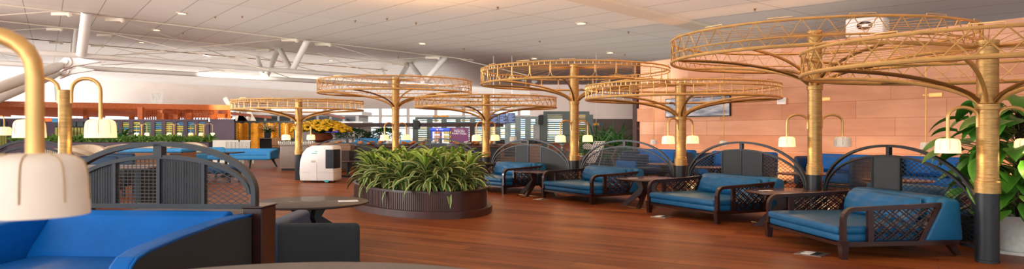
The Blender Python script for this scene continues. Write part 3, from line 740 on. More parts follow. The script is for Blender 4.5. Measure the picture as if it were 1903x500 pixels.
# ------------------------------------------------------------ oval planter with dracaenas
PA = math.radians(116)
PC = Vector((-1.93, 14.25, 0))
def oval(ra, rb, z0, z1, name, m, parent, n=72, rim=None):
    prof = [(1, z0), (1, z1)]
    MB().lathe([(1, z0), (1, z1)], n, sx=ra, sy=rb).build(name, m, parent, True)
pl = thing('oval_planter', 'big oval dark wood slatted planter on the plank floor', 'planter', PC, PA)
RA, RB = 2.38, 1.28
oval(RA, RB, 0, .125, 'plinth', 'planter_slat_wood', pl)
oval(RA-.14, RB-.14, .125, .43, 'drum', 'dark_brown_board', pl)
mb = MB(); n = 230
for k in range(n):
    a = 2*PI*k/n; ra, rb = RA-.125, RB-.125
    p = Vector((ra*math.cos(a), rb*math.sin(a), 0)); nn = Vector((math.cos(a)/ra, math.sin(a)/rb, 0)).normalized()
    M = TR(p) @ RZ(math.atan2(nn.y, nn.x)); mb.box(-.015, .02, -.016, .016, .125, .45, M)
o = mb.build('slats', 'planter_slat_wood', pl)
MB().lathe([(1.0, .43), (1.0, .47), (.955, .475), (.94, .43)], 72, sx=RA-.08, sy=RB-.08, cap=False).build('rim', 'dark_walnut', pl, True)
MB().lathe([(.0001, .44), (.96, .42)], 48, sx=RA-.12, sy=RB-.12, cap=False).build('soil', SOIL, pl)
def dracaena(mbs, nl, L, seed, hh=.35):
    r = random.Random(seed); a_, b2 = mbs
    for k in range(nl):
        f = k/nl; ang = k*2.4+r.uniform(-.2, .2)
        up = 1.2-1.35*(1-f)+r.uniform(-.12, .12); z = hh*(.25+.75*f)
        m_ = b2 if f > .8 else a_
        m_.leaf((0, 0, z), (math.cos(ang), math.sin(ang)), L*(.62+.4*r.random())*(1-.15*f), .078+.018*r.random(), droop=1.15+.4*r.random()-.55*f, up=up, n=6, twist=r.uniform(-.6, .6), fold=.22, tip=.6)
STEM = mat('plant_stem', '6A7A3A', .7)
dp = []
for s in range(4):
    t = thing('dracaena', 'striped green and yellow dracaena in the oval slatted planter', 'plant', group='dracaenas in the oval planter')
    a_, b2 = MB(), MB(); dracaena((a_, b2), 34, .68, 40+s)
    a_.build('leaves', DRAC, t, True); b2.build('young_leaves', DRACL, t, True)
    MB().tube([(0, 0, -.05), (.01, 0, .2), (0, 0, .36)], .014, 6).build('stem', STEM, t); dp.append(t)
rr = random.Random(3); k = 0; DR = []
for ring, cnt in ((.86, 17), (.60, 13), (.28, 7)):
    for i in range(cnt):
        a = 2*PI*(i+rr.random()*.4)/cnt; x, y = (RA-.25)*ring*math.cos(a), (RB-.25)*ring*math.sin(a)
        t = dp[k] if k < 4 else copy_tree(dp[k % 4]); k += 1
        q = PC+RZ(PA) @ Vector((x, y, 0)); t.location = (q.x, q.y, .43+.06*rr.random()+.10*(1-ring)); t.rotation_euler = (0, 0, rr.random()*6.28); s = rr.uniform(.85, 1.12); t.scale = (s, s, s); DR.append((ring, q, t))
for ring, nm in ((.86, 'outer'), (.60, 'middle'), (.28, 'inner')):
    side = [d for d in DR if d[0] == ring]; side.sort(key=lambda d: d[1].x/d[1].y)
    for i, d in enumerate(side): d[2]['label'] = 'striped green dracaena, '+ORD[i]+' from the left in the '+nm+' ring of the oval planter'

# ------------------------------------------------------------ left foreground
# bright blue booth sofa
def booth_sofa(loc, rz, w, label, blue='blue_leather', out='charcoal_fabric', zb=.88, D=1.58):
    t = thing('booth_sofa', label, 'sofa', loc, rz)      # origin: middle of the back, seat towards -y
    h = w/2
    prof = [(0, .02), (0, zb-.03), (-.03, zb), (-.10, zb), (-.16, zb-.03), (-.40, .60), (-.45, .5), (-.45, .02)]
    o = MB().prism(prof, -h, h).build('backrest', blue, t)
    md = o.modifiers.new('bevel', 'BEVEL'); md.width = .02; md.segments = 3; md.limit_method = 'ANGLE'
    MB().rbox(-h+.05, h-.05, -D+.02, -.36, .36, .575, .05, 4).build('seat_cushion', blue, t, True)
    MB().box(-h+.05, h-.05, -D+.05, -.3, .03, .37).build('seat_base', out, t)
    side = [(.0, .03), (.0, zb-.03), (-.3, zb-.025), (-.55, zb-.03), (-1.0, .83), (-1.38, .80), (-1.50, .775), (-1.56, .73), (-1.58, .65), (-1.58, .03)]
    side = [(y*D/1.58, z) for y, z in side]
    for s in (-1, 1):
        x0, x1 = sorted((s*h, s*(h+.13)))
        o = MB().prism(side, x0, x1).build('arm', blue, t)
        md = o.modifiers.new('bevel', 'BEVEL'); md.width = .022; md.segments = 3; md.limit_method = 'ANGLE'
        x0, x1 = sorted((s*(h+.12), s*(h+.145)))
        sm = [(y*.985-.006, z-.022 if z > .1 else z) for y, z in side]
        tag(MB().prism(sm, x0, x1).build('outer_panel', out, t), 'charcoal outer side')
        mb = MB(); mb.tube([(s*(h+.138), y, z-.004) for y, z in side[1:-1]], .009, 6); mb.build('piping', blue, t, True)
    return t
booth_sofa((-2.92, 5.62, 0), -.07, 1.42, 'bright blue leather booth sofa in the left foreground')
t = thing('divider_pier', 'dark wood pier between the bright blue sofa and the charcoal armchair', 'pier', (-2.07, 5.72, 0), -.07)
MB().rbox(-.075, .085, -.14, .14, 0, .895, .006, 1).build('pier_body', 'dark_walnut', t)
MB().rbox(-.085, .095, -.15, .15, .895, .91, .004, 1).build('pier_cap', 'dark_walnut', t)
t = thing('booth_armchair', 'low charcoal armchair with blue inside edge beyond the dark wood pier', 'armchair', (-2.50, 7.15, 0), .03)
MB().rbox(.06, .62*1.5, -.0, .10, .10, .565, .05, 4).build('arm', 'charcoal_fabric', t, True)
MB().rbox(-.06, .12, -.015, 1.25, .10, .575, .05, 4).build('backrest', 'navy_leather', t, True)
MB().rbox(.06, .72, 1.12, 1.22, .10, .38, .05, 4).build('arm', 'navy_leather', t, True)
MB().rbox(.10, .74, .1, 1.12, .14, .36, .05, 4).build('seat_cushion', 'navy_leather', t, True)
MB().box(.05, .70, .08, 1.1, .0, .12).build('plinth', 'black_steel', t)
# foreground taupe table edge
TAUPE = mat('taupe_table_edge', '6F655C', .5, noise=(2, .06))
t = thing('foreground_table', 'taupe round tabletop whose far edge runs along the bottom of the view', 'table', (-.99, 2.52, 0), 0)
MB().lathe([(.0001, .72), (1.46, .728), (1.50, .743), (1.49, .758), (.0001, .76)], 64, cap=False).build('tabletop', TAUPE, t, True)
MB().lathe([(.4, 0), (.4, .02), (.06, .04), (.05, .72)], 24).build('pedestal', 'black_steel', t, True)

# big near lamp on its own post at the far left, just outside the frame
t = thing('lamp_post', 'huge blurred gold arm lamp with cream shade in the left foreground', 'lamp', (-1.805, 1.98, 0), -.06)
MB().lathe([(.125, 0), (.118, .035), (.118, .8), (.132, .8), (.132, .93), (.112, .98), (.112, 1.9), (.02, 1.91)], 24).build('post', 'brushed_gold', t, True)
lamp_arm(t, 0, .475, ztop=1.782, zsh=1.27, r=.024, lit=False, m=SHADEN)
l = bpy.data.lights.new('lamp_light', 'POINT'); l.energy = .5; l.color = (1, .65, .3); l.shadow_soft_size = .03
o = bpy.data.objects.new('lamp_light', l); COL.objects.link(o); o.parent = t; o.location = (.475, 0, 1.3)
# twin arm post lamps
def twin_lamp(loc, label, s=1, ang=0, ztop=1.89, zarm=2.0, zsh=1.45, reach=.33, pr=.055, only=None):
    t = thing('twin_arm_lamp', label, 'lamp', loc, ang)
    MB().lathe([(pr, 0), (pr, ztop), (pr*.9, ztop+.004), (.01, ztop+.004)], 18).build('post', 'brushed_gold', t, True)
    for q in ((0, PI) if only is None else only):
        lamp_arm(t, q, reach, ztop=zarm, zsh=zsh, r=.017*s, start=pr*1.05, zatt=ztop-.12, glow=s >= 1)
    return t
twin_lamp((X(121, 6.5), 6.5, 0), 'twin arm gold lamp post with two glowing shades left of the blue sofa')
# ------------------------------------------------------------ terracotta wall fittings
def wall_thing(name, label, cat, px, py, off=0):
    p = W(px, py, off); return thing(name, label, cat, p, wall_ang)
def wlocal(px, py, p0):   # local (x,z) of a wall pixel relative to p0
    q = W(px, py)-p0; return (q.x*-WD.x+q.y*-WD.y, q.z)
p0 = W(1299, 199); x0, _ = wlocal(1240, 199, p0); x1, _ = wlocal(1360, 199, p0); hgt = .33
t = thing('wall_picture', 'wide framed misty lake landscape on the terracotta wall', 'picture', p0+WN*.06, wall_ang)
MB().box(x0, x1, -.03, .05, -hgt, hgt).build('frame', 'black_steel', t)
PICT = bpy.data.materials.new('misty_landscape'); PICT.use_nodes = True; nt = PICT.node_tree; b = nt.nodes['Principled BSDF']; b.inputs['Roughness'].default_value = .35
tc = nt.nodes.new('ShaderNodeTexCoord'); mp = nt.nodes.new('ShaderNodeMapping'); mp.inputs['Scale'].default_value = (.8, 1, 4); nt.links.new(tc.outputs['Object'], mp.inputs[0])
n = nt.nodes.new('ShaderNodeTexNoise'); n.inputs['Scale'].default_value = 1.6; n.inputs['Detail'].default_value = 7; nt.links.new(mp.outputs[0], n.inputs['Vector'])
r = nt.nodes.new('ShaderNodeValToRGB'); r.color_ramp.elements[0].color = hexc('5D6C86'); r.color_ramp.elements[0].position = .36; r.color_ramp.elements[1].color = hexc('C9CDD2'); r.color_ramp.elements[1].position = .64
e = r.color_ramp.elements.new(.5); e.color = hexc('9AA5B6'); nt.links.new(n.outputs[0], r.inputs[0]); nt.links.new(r.outputs[0], b.inputs['Base Color'])
MB().box(x0+.03, x1-.03, -.036, -.03, -hgt+.03, hgt-.03).build('canvas', PICT, t)
t = thing('thermostat', 'small white square thermostat on the terracotta wall', 'thermostat', W(1456, 188, .06), wall_ang)
MB().rbox(-.15, .15, -.05, 0, -.1, .1, .015, 2).build('housing', WHITEPL, t); MB().box(-.11, .11, -.055, -.05, -.03, .06).build('display', mat('lcd_grey', 'D6DAD8', .3), t)
# wall pendants: rod, bracket, unlit shade
for px, py, yt, l in ((1215, 262, 150, 'leftmost of the three small rod pendants on the terracotta wall'), (1345, 265, 130, 'rod pendant hanging between the wall sofas'), (1721, 271, 100, 'rod pendant right of the largest canopy, before the wall')):
    Y = wallY(px)-1.15; base = Vector((X(px, Y), Y, 0)); base.z = Z(py+6, Y); t = thing('rod_pendant', 'white shaded '+l, 'lamp', base, 0, 'unlit rod pendants')
    ht = Z(yt, Y)-base.z
    MB().tube([(0, 0, .16), (0, 0, ht)], .017, 8).build('rod', 'gold_rod', t, True)
    q = WN*-1.0; MB().tube([(0, 0, ht), tuple(q*.85+Vector((0, 0, ht)))], .014, 6).build('bracket', 'gold_rod', t, True)
    make_shade(t, (0, 0, 0), SHADEO, .95, False)
for px, py in ((1535, 184), (1740, 176)):
    t = thing('wall_bracket', 'small brass bracket plate on the terracotta wall '+('right of the largest canopy column' if px < 1600 else 'left of the nearest canopy column'), 'bracket', W(px, py), wall_ang)
    MB().rbox(-.16, .16, -.05, 0, -.05, .05, .01, 1).build('plate', 'gold_rod', t); MB().box(-.3, -.16, -.05, -.02, -.015, .015).build('stub', 'gold_rod', t)
# white air outlet on top of the wall
wp = W(1605, 60); t = thing('air_outlet', 'white air outlet box with dark oval mouth on top of the wall', 'air outlet', (wp.x-WN.x*.18, wp.y-WN.y*.18, 4.08), wall_ang+.25)
mb = MB(); mb.rbox(-.48, .48, -.3, .3, 0, .50, .06, 3); mb.build('housing', WHITEPL, t, True)
mb = MB()
for k in range(7): mb.box(-.46, .46, -.31, -.295, .05+k*.06, .065+k*.06)
mb.build('louvres', WHITEPL, t)
M = TR(.02, -.31, .27) @ Matrix.Rotation(PI/2, 4, 'X'); MB().lathe([(.22, 0), (.19, .02), (.17, .0), (.0001, -.02)], 28, M, sy=.5, cap=False).build('mouth', 'dark_brown_board', t, True)
MB().lathe([(.245, -.01), (.235, .03), (.2, .02)], 28, M, sy=.56, cap=False).build('mouth_ring', WHITEPL, t, True)
# line drawings etched on the wall tiles
INK = mat('etched_line', '8A4A2E', .8)
dr = [((1440, 225), 'beside the largest canopy lamp'), ((1385, 268), 'above the second wall sofa'), ((1310, 250), 'left of the wall lamp rod'), ((1412, 208), 'under the thermostat'), ((1560, 180), 'beside the brass bracket'), ((1660, 272), 'above the arched divider'), ((1195, 240), 'at the far end of the wall')]
for i, ((px, py), l) in enumerate(dr):
    r = random.Random(i+5); mb = MB(); S = .5 if i != 6 else .3
    def ln(*ps): 
        for a, b_ in zip(ps, ps[1:]): mb.bar((a[0]*S, -.004, a[1]*S*.45), (b_[0]*S, -.004, b_[1]*S*.45), .008, .008, upv=(0, 1, 0))
    if i in (1, 4, 5): ln((-1, -.4), (1.2, -.4), (1.2, .4), (-1, .4), (-1, -.4)); ln((.2, -.4), (1.2, .4)); ln((.2, .4), (1.2, -.4)); ln((.2, -.4), (.2, .4))
    x = -1.6
    if i not in (4, 5):
        while x < 1.6:
            h_ = r.choice((.2, .45, .7)); w_ = r.uniform(.2, .45); ln((x, -.3), (x, h_), (x+w_, h_), (x+w_, -.1)); x += w_+r.uniform(.0, .15)
        ln((-1.2, .05), (1.1, .05))
    tag(mb.build('wall_drawing', INK, loc=W(px, py, .004), rz=wall_ang), 'thin skyline style line drawing etched into the wall '+l, 'drawing', 'etched wall drawings')
# warm wash lights behind the wall sofas (floor trough lamps the wall glow comes from)
for k in range(6):
    s = 1.5+k*3.6; q = w0-WD*s+WN*.32
    t = thing('trough_lamp', ORD[k]+' from the far end of the slim uplight strips behind the wall sofas', 'lamp', (q.x, q.y, 0), wall_ang, 'hidden wall uplights')
    MB().box(-1.2, 1.2, -.06, .06, 0, .08).build('housing', 'black_steel', t)
    l = bpy.data.lights.new('wash_light', 'AREA'); l.shape = 'RECTANGLE'; l.size = 2.4; l.size_y = .1; l.energy = WALL_WASH; l.color = (1, .50, .2)
    o = bpy.data.objects.new('wash_light', l); COL.objects.link(o); o.parent = t; o.location = (0, 0, .1); o.rotation_euler = (PI-.12, 0, 0)

# ------------------------------------------------------------ blue sofas along the wall
def wall_sofa(px0, px1, label, off=1.05, m='blue_leather', h=.92):
    a, b_ = W(px0, 290), W(px1, 290); c = (a+b_)/2+WN*.5; c.z = 0; w_ = (a-b_).length*.93
    t = thing('banquette_sofa', label, 'sofa', c, wall_ang, 'blue sofas along the terracotta wall'); hh = w_/2     # seat towards -y
    MB().rbox(-hh, hh, -.25, .05, .12, h, .07, 4).build('backrest', m, t, True)
    for s in (-1, 1):
        x0, x1 = sorted((s*hh, s*(hh-.14)))
        MB().rbox(x0, x1, -1.0, .04, .1, h-.06, .07, 4).build('arm', 'navy_leather', t, True)
    MB().rbox(-hh+.13, hh-.13, -1.02, -.2, .2, .45, .06, 4).build('seat_cushion', m, t, True)
    M = TR(0, -.36, .67) @ Matrix.Rotation(-.2, 4, 'X'); MB().pillow(w_-.4, .2, .42, M, e=.3, crease=.012, nx=22, nz=8).build('back_cushion', m, t, True)
    for sx in (-1, 1):
        for y in (-.9, -.05): MB().box(sx*(hh-.1)-.03, sx*(hh-.1)+.03, y-.03, y+.03, 0, .13).build('leg', 'black_steel', t)
    return t
wall_sofa(1208, 1318, 'farthest blue sofa against the terracotta wall, left of the picture')
wall_sofa(1346, 1470, 'second blue sofa along the wall, below the rod pendant')
wall_sofa(1530, 1650, 'third blue sofa along the wall, seen above the nearest arched divider')
wall_sofa(1695, 1850, 'blue sofa along the wall behind the nearest canopy column and plant')
t = thing('club_chair', 'small blue chair with ribbed back at the far left end of the wall', 'chair', P(1193, 250, 22.0)*1, .5); t.location.z = 0
MB().rbox(-.6, .6, -.5, .45, .18, .42, .06, 3).build('seat', 'navy_leather', t, True); MB().rbox(-.6, .6, .35, .5, .3, .78, .06, 3).build('backrest', 'navy_leather', t, True)
MB().rbox(-.68, -.56, -.5, .5, .2, .62, .05, 3).build('arm', 'blue_leather', t, True); MB().rbox(.56, .68, -.5, .5, .2, .62, .05, 3).build('arm', 'blue_leather', t, True)
for sx in (-.5, .5):
    for sy in (-.4, .4): MB().box(sx-.03, sx+.03, sy-.03, sy+.03, 0, .2).build('leg', 'black_steel', t)
for px, Y, l in ((1498, 15.8, 'between the second and third wall sofas'), (1330, 18.6, 'between the first and second wall sofas'), (1668, 13.6, 'before the wall behind the nearest arched divider'), (1240, 20.5, 'in front of the farthest wall sofa')):
    round_table((X(px, Y), Y, 0), .62, .58, 'dark wooden round table '+l, rot=.4)

# ------------------------------------------------------------ potted plants at right
pp = G(1898, 470)
POT = mat('white_glazed_pot', 'DCDDD8', .25, 0, noise=(20, .08), coat=.4)
t = thing('potted_pothos', 'tall pothos with broad green leaves in a white pot behind the nearest canopy column', 'plant', (6.35, 8.75, 0))
MB().lathe([(.33, 0), (.34, .02), (.34, .035), (.29, .03), (.0001, .03)], 32, cap=False).build('saucer', POT, t, True)
MB().lathe([(.20, .03), (.23, .06), (.285, .40), (.32, .44), (.325, .47), (.29, .47), (.27, .42), (.0001, .41)], 36, cap=False).build('pot', POT, t, True)
MB().tube([(0, 0, .4), (0, 0, 1.75)], .05, 10).build('moss_pole', SOIL, t, True)
def broad_leaf(mb, base, ang, L, wd, tilt, roll=0):
    """heart shaped leaf with a folded midrib; ang heading, tilt droop"""
    hd = Vector((math.cos(ang), math.sin(ang), 0)); sd = Vector((-hd.y, hd.x, 0)); n_ = 7; b_ = len(mb.v); p = Vector(base); a = tilt; prof = [.1, .75, 1.0, .96, .82, .6, .33, .0]
    for i in range(n_+1):
        wv = prof[i]*wd/2; d = hd*math.cos(a)+Vector((0, 0, 1))*math.sin(a); nr = Vector((0, 0, 1))*math.cos(a)-hd*math.sin(a); s2 = sd*math.cos(roll)+nr*math.sin(roll)
        bk = -.12*L if i == 1 else 0
        mb.v += [tuple(p-s2*wv+nr*wv*.22+d*bk), tuple(p), tuple(p+s2*wv+nr*wv*.22+d*bk)]; p = p+d*L/n_; a -= .16
    for i in range(n_):
        o = b_+i*3
        for k in (0, 1):
            fi = len(mb.f); mb.f.append((o+k, o+k+1, o+k+4, o+k+3)); u0, u1 = k*.5, k*.5+.5; mb.uv[fi] = ((u0, i/n_), (u1, i/n_), (u1, (i+1)/n_), (u0, (i+1)/n_))
mb = MB(); ms = MB(); r = random.Random(11)
for k in range(190):
    a = r.uniform(0, 2*PI); z = .5+1.45*r.random()**.9; rad = r.uniform(.12, .72)*(1.1-.2*abs(z-1.1)); b_ = Vector((math.cos(a)*rad, math.sin(a)*rad, z))
    ms.tube([(math.cos(a)*.04, math.sin(a)*.04, z-.15), tuple(b_)], .006, 4); broad_leaf(mb, b_, a+r.uniform(-.5, .5), r.uniform(.30, .50), r.uniform(.22, .34), r.uniform(-.5, .35), r.uniform(-.5, .5))
mb.build('leaves', BIGL, t, True); ms.build('petioles', STEM, t)
t = thing('round_pot', 'dark round pot half hidden behind the nearest column base', 'pot', (6.35, 9.75, 0))
MB().lathe([(.16, 0), (.25, .12), (.27, .26), (.2, .36), (.17, .36), (.0001, .33)], 24, cap=False).build('bowl', 'black_steel', t, True)
# fountain grass palm by the mauve wall
def palm(loc, n, L, wd, label, name='palm_plant', hz=.6, m=None, pot=True, seed=2, up=1.25, sp=.5):
    t = thing(name, label, 'plant', loc); mb = MB(); r = random.Random(seed)
    for k in range(n):
        a = r.uniform(0, 2*PI); mb.leaf((sp*r.uniform(-1, 1), sp*r.uniform(-1, 1), hz*r.uniform(.7, 1.1)), (math.cos(a), math.sin(a)), L*r.uniform(.6, 1.1), wd, droop=r.uniform(.5, 1.3), up=up*r.uniform(.3, 1.05), n=7, twist=r.uniform(-.5, .5))
    mb.build('leaves', m or GRASSL, t, True)
    if pot: MB().lathe([(.28, 0), (.36, hz*.9), (.33, hz*.9), (.0001, hz*.85)], 20, cap=False).build('pot', 'black_steel', t, True)
    return t
palm((X(1125, 30), 29.4, 0), 170, 1.9, .06, 'bushy long leaved palm left in front of the mauve wall', seed=2, sp=.7)
palm((X(1146, 28), 28, 0), 190, 1.7, .06, 'bushy long leaved palm right next to the dark wall end', seed=5, sp=.7)

# ------------------------------------------------------------ air cooler
t = thing('air_cooler', 'white portable air cooler standing beside the far left canopy tree', 'air cooler', (X(595, 21.2), 21.2, 0), -.12)
w_ = 1.06; prof = [(-.5, .05), (-.52, .3), (-.50, .62), (-.43, .86), (-.30, 1.02), (-.12, 1.10), (.3, 1.115), (.5, 1.10), (.55, 1.04), (.555, .05)]
o = MB().prism(prof, -.34, .34, axis='y').build('body', WHITEPL, t); md = o.modifiers.new('bevel', 'BEVEL'); md.width = .035; md.segments = 3; md.limit_method = 'ANGLE'
o.data.polygons.foreach_set('use_smooth', [True]*len(o.data.polygons))
MB().rbox(.30, .57, -.352, .2, .42, .99, .02, 2).build('air_grille', 'black_steel', t)
mb = MB()
for k in range(12): mb.box(.31, .56, -.36, -.35, .45+k*.045, .455+k*.045)
mb.build('grille_blades', 'dark_grey_steel', t)
MB().prism([(-.18, .07), (.03, .07), (.03, .60), (-.02, .66), (-.06, .72), (-.12, .66), (-.18, .60)], -.352, -.33, axis='y').build('water_tank', WHITEPL, t)
MB().rbox(-.14, -.01, -.358, -.34, .60, .66, .01, 2).build('tank_handle', RIM, t)
TQ = mat('turquoise_print', '49BFC4', .4)
MB().rbox(-.13, .04, -.346, -.338, .86, .885, .002, 1).build('badge', TQ, t); MB().rbox(-.03, .05, -.346, -.338, .92, .94, .002, 1).build('badge', TQ, t)
MB().box(-.5, .56, -.345, .345, .30, .306).build('seam', RIM, t)
mb = MB()
for k in range(9): mb.tube([(-.515+.004*k, -.2+k*.05, .32), (-.5+.003*k, -.2+k*.05, .62), (-.43, -.2+k*.05, .87)], .008, 4)
mb.build('rear_vents', 'brushed_gold', t)
for x in (-.38, .34):
    for y in (-.3, .3):
        M = TR(x, y, .05) @ Matrix.Rotation(PI/2, 4, 'X'); MB().lathe([(.05, -.02), (.05, .02)], 14, M, cap=True).build('wheel', 'black_steel', t)
M = TR(.34, -.35, .045) @ Matrix.Rotation(PI/2, 4, 'X'); MB().lathe([(.075, -.015), (.06, .015)], 14, M, sy=.55).build('wheel_cap', TQ, t)
# ------------------------------------------------------------ pergola, far left
PY = 46
pz = lambda py: Z(py, PY)
pg = thing('pergola', 'orange stained timber pergola over the far seating on the left', 'pergola', (X(0, PY), PY, 0))
ox, oy = X(0, PY), PY
def pb(mb, x0, x1, y0, y1, z0, z1): mb.box(x0-ox, x1-ox, y0-oy, y1-oy, z0, z1)
xr = X(428, 54); xl = -45
def slanted(z0, z1, Ya, Yb, th, name):
    a = Vector((xl-ox, Ya+(X(0, PY)-xl)*-.42-oy+0, (z0+z1)/2)); b_ = Vector((X(428, Yb)-ox, Yb-oy, (z0+z1)/2))
    MB().bar(a, b_, th, z1-z0).build(name, ORW, pg)
for k in range(5):
    slanted(3.26 if k else 3.22, 3.5 if k else 3.6, 46+k*8, 54+k*8, .14, 'beam')
for k in range(9):
    x = -42+k*3.4; y0 = 46.5+(x+33)*.42
    MB().bar((x-ox, y0-oy, 3.0), (x-3-ox, y0+20-oy, 3.0), .16, .22).build('rafter', ORW, pg)
for px, Y, w_ in ((300, 52, .5), (316, 53, 1.3), (245, 56, .3), (352, 54, .5), (262, 50, .35), (398, 56, .5), (160, 52, .3)):
    x = X(px, Y); MB().box(x-w_/2-ox, x+w_/2-ox, Y-.15-oy, Y+.15-oy, 0, 3.3).build('post', ORW, pg)
for (a, b_) in ((272, 299), (322, 350), (358, 396), (405, 428)):
    Y = 54; x0, x1 = X(a, Y)-ox, X(b_, Y)-ox; mb = MB(); n = 7
    for i in range(n+1):
        x = x0+(x1-x0)*i/n; mb.box(x-.025, x+.025, Y-oy-.03, Y-oy+.03, 2.35, 3.2)
    for i in range(5):
        z = 2.35+i*.2; mb.box(x0, x1, Y-oy-.03, Y-oy+.03, z, z+.04)
    for i in range(n): mb.tube([((x0+(x1-x0)*(i+.5)/n)+.12*math.cos(q), Y-oy-.03, 2.75+.12*math.sin(q)) for q in [2*PI*j/10 for j in range(10)]], .02, 4, closed=True)
    mb.build('lattice_screen', ORW, pg)
# coloured slat partitions
SY = mat('yellow_slat', 'C9B02E', .5); SB = mat('blue_slat', '2C6E9C', .5); SG = mat('green_slat', '5C7A3A', .5); SW = mat('white_slat', 'E8ECEC', .5); ST = mat('teal_slat', '2A6C70', .5); SO = mat('olive_slat', '8E8A3A', .5)
def slat_wall(x0, x1, Y, z1, bays, label, frame, cols, seed, yrot=0, z0=.1, nsl=17, group=None, fw=.35, name='slat_partition', back=None):
    w_ = x1-x0; t = thing(name, label, 'partition', (x0, Y, 0), yrot); r = random.Random(seed)
    MB().box(0, w_, -.1, .1, z1-.16, z1).build('top_rail', frame, t); MB().box(0, w_, -.1, .1, 0, z0).build('bottom_rail', frame, t)
    if back: MB().box(0, w_, .07, .1, z0, z1-.16).build('backing', back, t)
    for i in range(bays+1):
        x = w_*i/bays; MB().box(x-fw/2, x+fw/2, -.12, .12, z0, z1-.16).build('post', frame, t)
    for i in range(bays):
        xa, xb = w_*i/bays+fw/2, w_*(i+1)/bays-fw/2; buckets = {}
        base = r.choice(cols)
        for k in range(nsl):
            z = z0+(z1-.16-z0)*(k+.1)/nsl; h_ = (z1-.16-z0)/nsl*.6; c = base if r.random() < .45 else r.choice(cols)
            buckets.setdefault(c, MB()).box(xa, xb, -.05, .05, z, z+h_)
        for c, mb in buckets.items(): mb.build('slats', c, t)
    return t
slat_wall(X(205, 47), X(386, 47), 47, Z(222, 47), 9, 'aubergine framed partition with yellow, blue and green slats behind the hedge', 'aubergine_panel', ['yellow_slat', 'blue_slat', 'green_slat', 'yellow_slat', 'olive_slat'], 4, fw=.27, back='teal_slat')
t = thing('partition_panel', 'plain aubergine partition panel right of the coloured slats', 'partition', (X(387, 47)+.16, 47, 0)); MB().box(0, 1.62, -.1, .1, 0, Z(222, 47)).build('panel', 'aubergine_panel', t); MB().box(0, 1.62, -.13, .13, Z(222, 47)-.14, Z(222, 47)+.02).build('top_rail', 'aubergine_panel', t)
# olive vertical panels at the far left
t = thing('olive_panel_wall', 'aubergine wall with upright olive yellow panels behind the twin arm lamp', 'partition', (X(-40, 45), 45, 0)); L = X(180, 46)-X(-40, 45)
MB().box(0, L, 0, .2, 0, Z(220, 45)).build('backing', 'aubergine_panel', t)
for a, b_ in ((-25, 15), (104, 158)):
    xa, xb = X(a, 45)-X(-40, 45), X(b_, 45)-X(-40, 45); n = 9
    for k in range(n):
        xx = xa+(xb-xa)*k/n; MB().rbox(xx, xx+(xb-xa)/n*.8, -.12, 0, .6, Z(237, 45), .03, 2).build('olive_panel', SO, t)
    for k in range(4):
        xx = xa+(xb-xa)*k/4; MB().rbox(xx, xx+(xb-xa)/4*.9, -.12, 0, Z(236, 45), Z(226, 45), .03, 2).build('grey_panel', 'dark_grey_steel', t)
sg = thing('hanging_sign', 'small orange and blue sign above the olive panels', 'sign', P(92, 223, 43)); MB().box(-.45, .15, 0, .05, -.1, .12).build('board', ORW, sg); MB().box(.15, .5, 0, .05, -.14, .06).build('board', 'blue_slat', sg)
# hedge planter
hx0, hx1 = X(20, 37), X(393, 37)
t = thing('hedge_planter', 'long dark planter box under the hedge plants on the left', 'planter', (hx0, 37, 0)); MB().rbox(0, hx1-hx0, -.3, .3, 0, .98, .02, 1).build('box', PURP, t); MB().box(.04, hx1-hx0-.04, -.26, .26, .98, 1.0).build('soil', SOIL, t)
hp = []
for s in range(3):
    t = thing('hedge_plant', 'small leafy fern in the long dark planter box', 'plant', group='ferns in the long planter'); mb = MB(); r = random.Random(70+s)
    for k in range(60):
        a = r.uniform(0, 2*PI); mb.leaf((r.uniform(-.12, .12), r.uniform(-.08, .08), .0), (math.cos(a), math.sin(a)), r.uniform(.3, .6), .08, droop=r.uniform(.5, 1.1), up=r.uniform(.5, 1.4), n=4, twist=r.uniform(-.8, .8))
    mb.build('leaves', FERN, t, True); hp.append(t)
r = random.Random(9)
for k in range(34):
    t = hp[k] if k < 3 else copy_tree(hp[k % 3]); t.location = (hx0+(hx1-hx0)*(k+.5)/34, 37+r.uniform(-.1, .1), .98); t.rotation_euler.z = r.uniform(0, 6.28); s = r.uniform(.8, 1.15); t.scale = (s, s, s); t['label'] = 'leafy green fern, '+ORD[k]+' from the left in the long dark planter box'
for px, l in ((263.5, 'first'), (324, 'second'), (364, 'third'), (379, 'fourth')):
    twin_lamp((X(px, 41), 41, 0), l+' from the left of the small twin arm lamps behind the hedge', s=.6, ztop=1.98, zarm=2.0, zsh=1.3, reach=.3 if px != 379 else .5, pr=.05, only=(0, PI) if px != 379 else (0,))
twin_lamp((X(-8, 14), 14, 0), 'gold arm lamp with lit shade cut by the left edge', s=.6, ztop=1.75, zarm=1.83, zsh=1.44, reach=.17, only=(0,))
# left-edge potted shrub by slats
palm((X(222, 44), 43.5, 0), 120, 1.3, .12, 'dark leafy shrub in front of the coloured slats', name='shrub', hz=1.0, m=TREEL, seed=21, sp=.5)

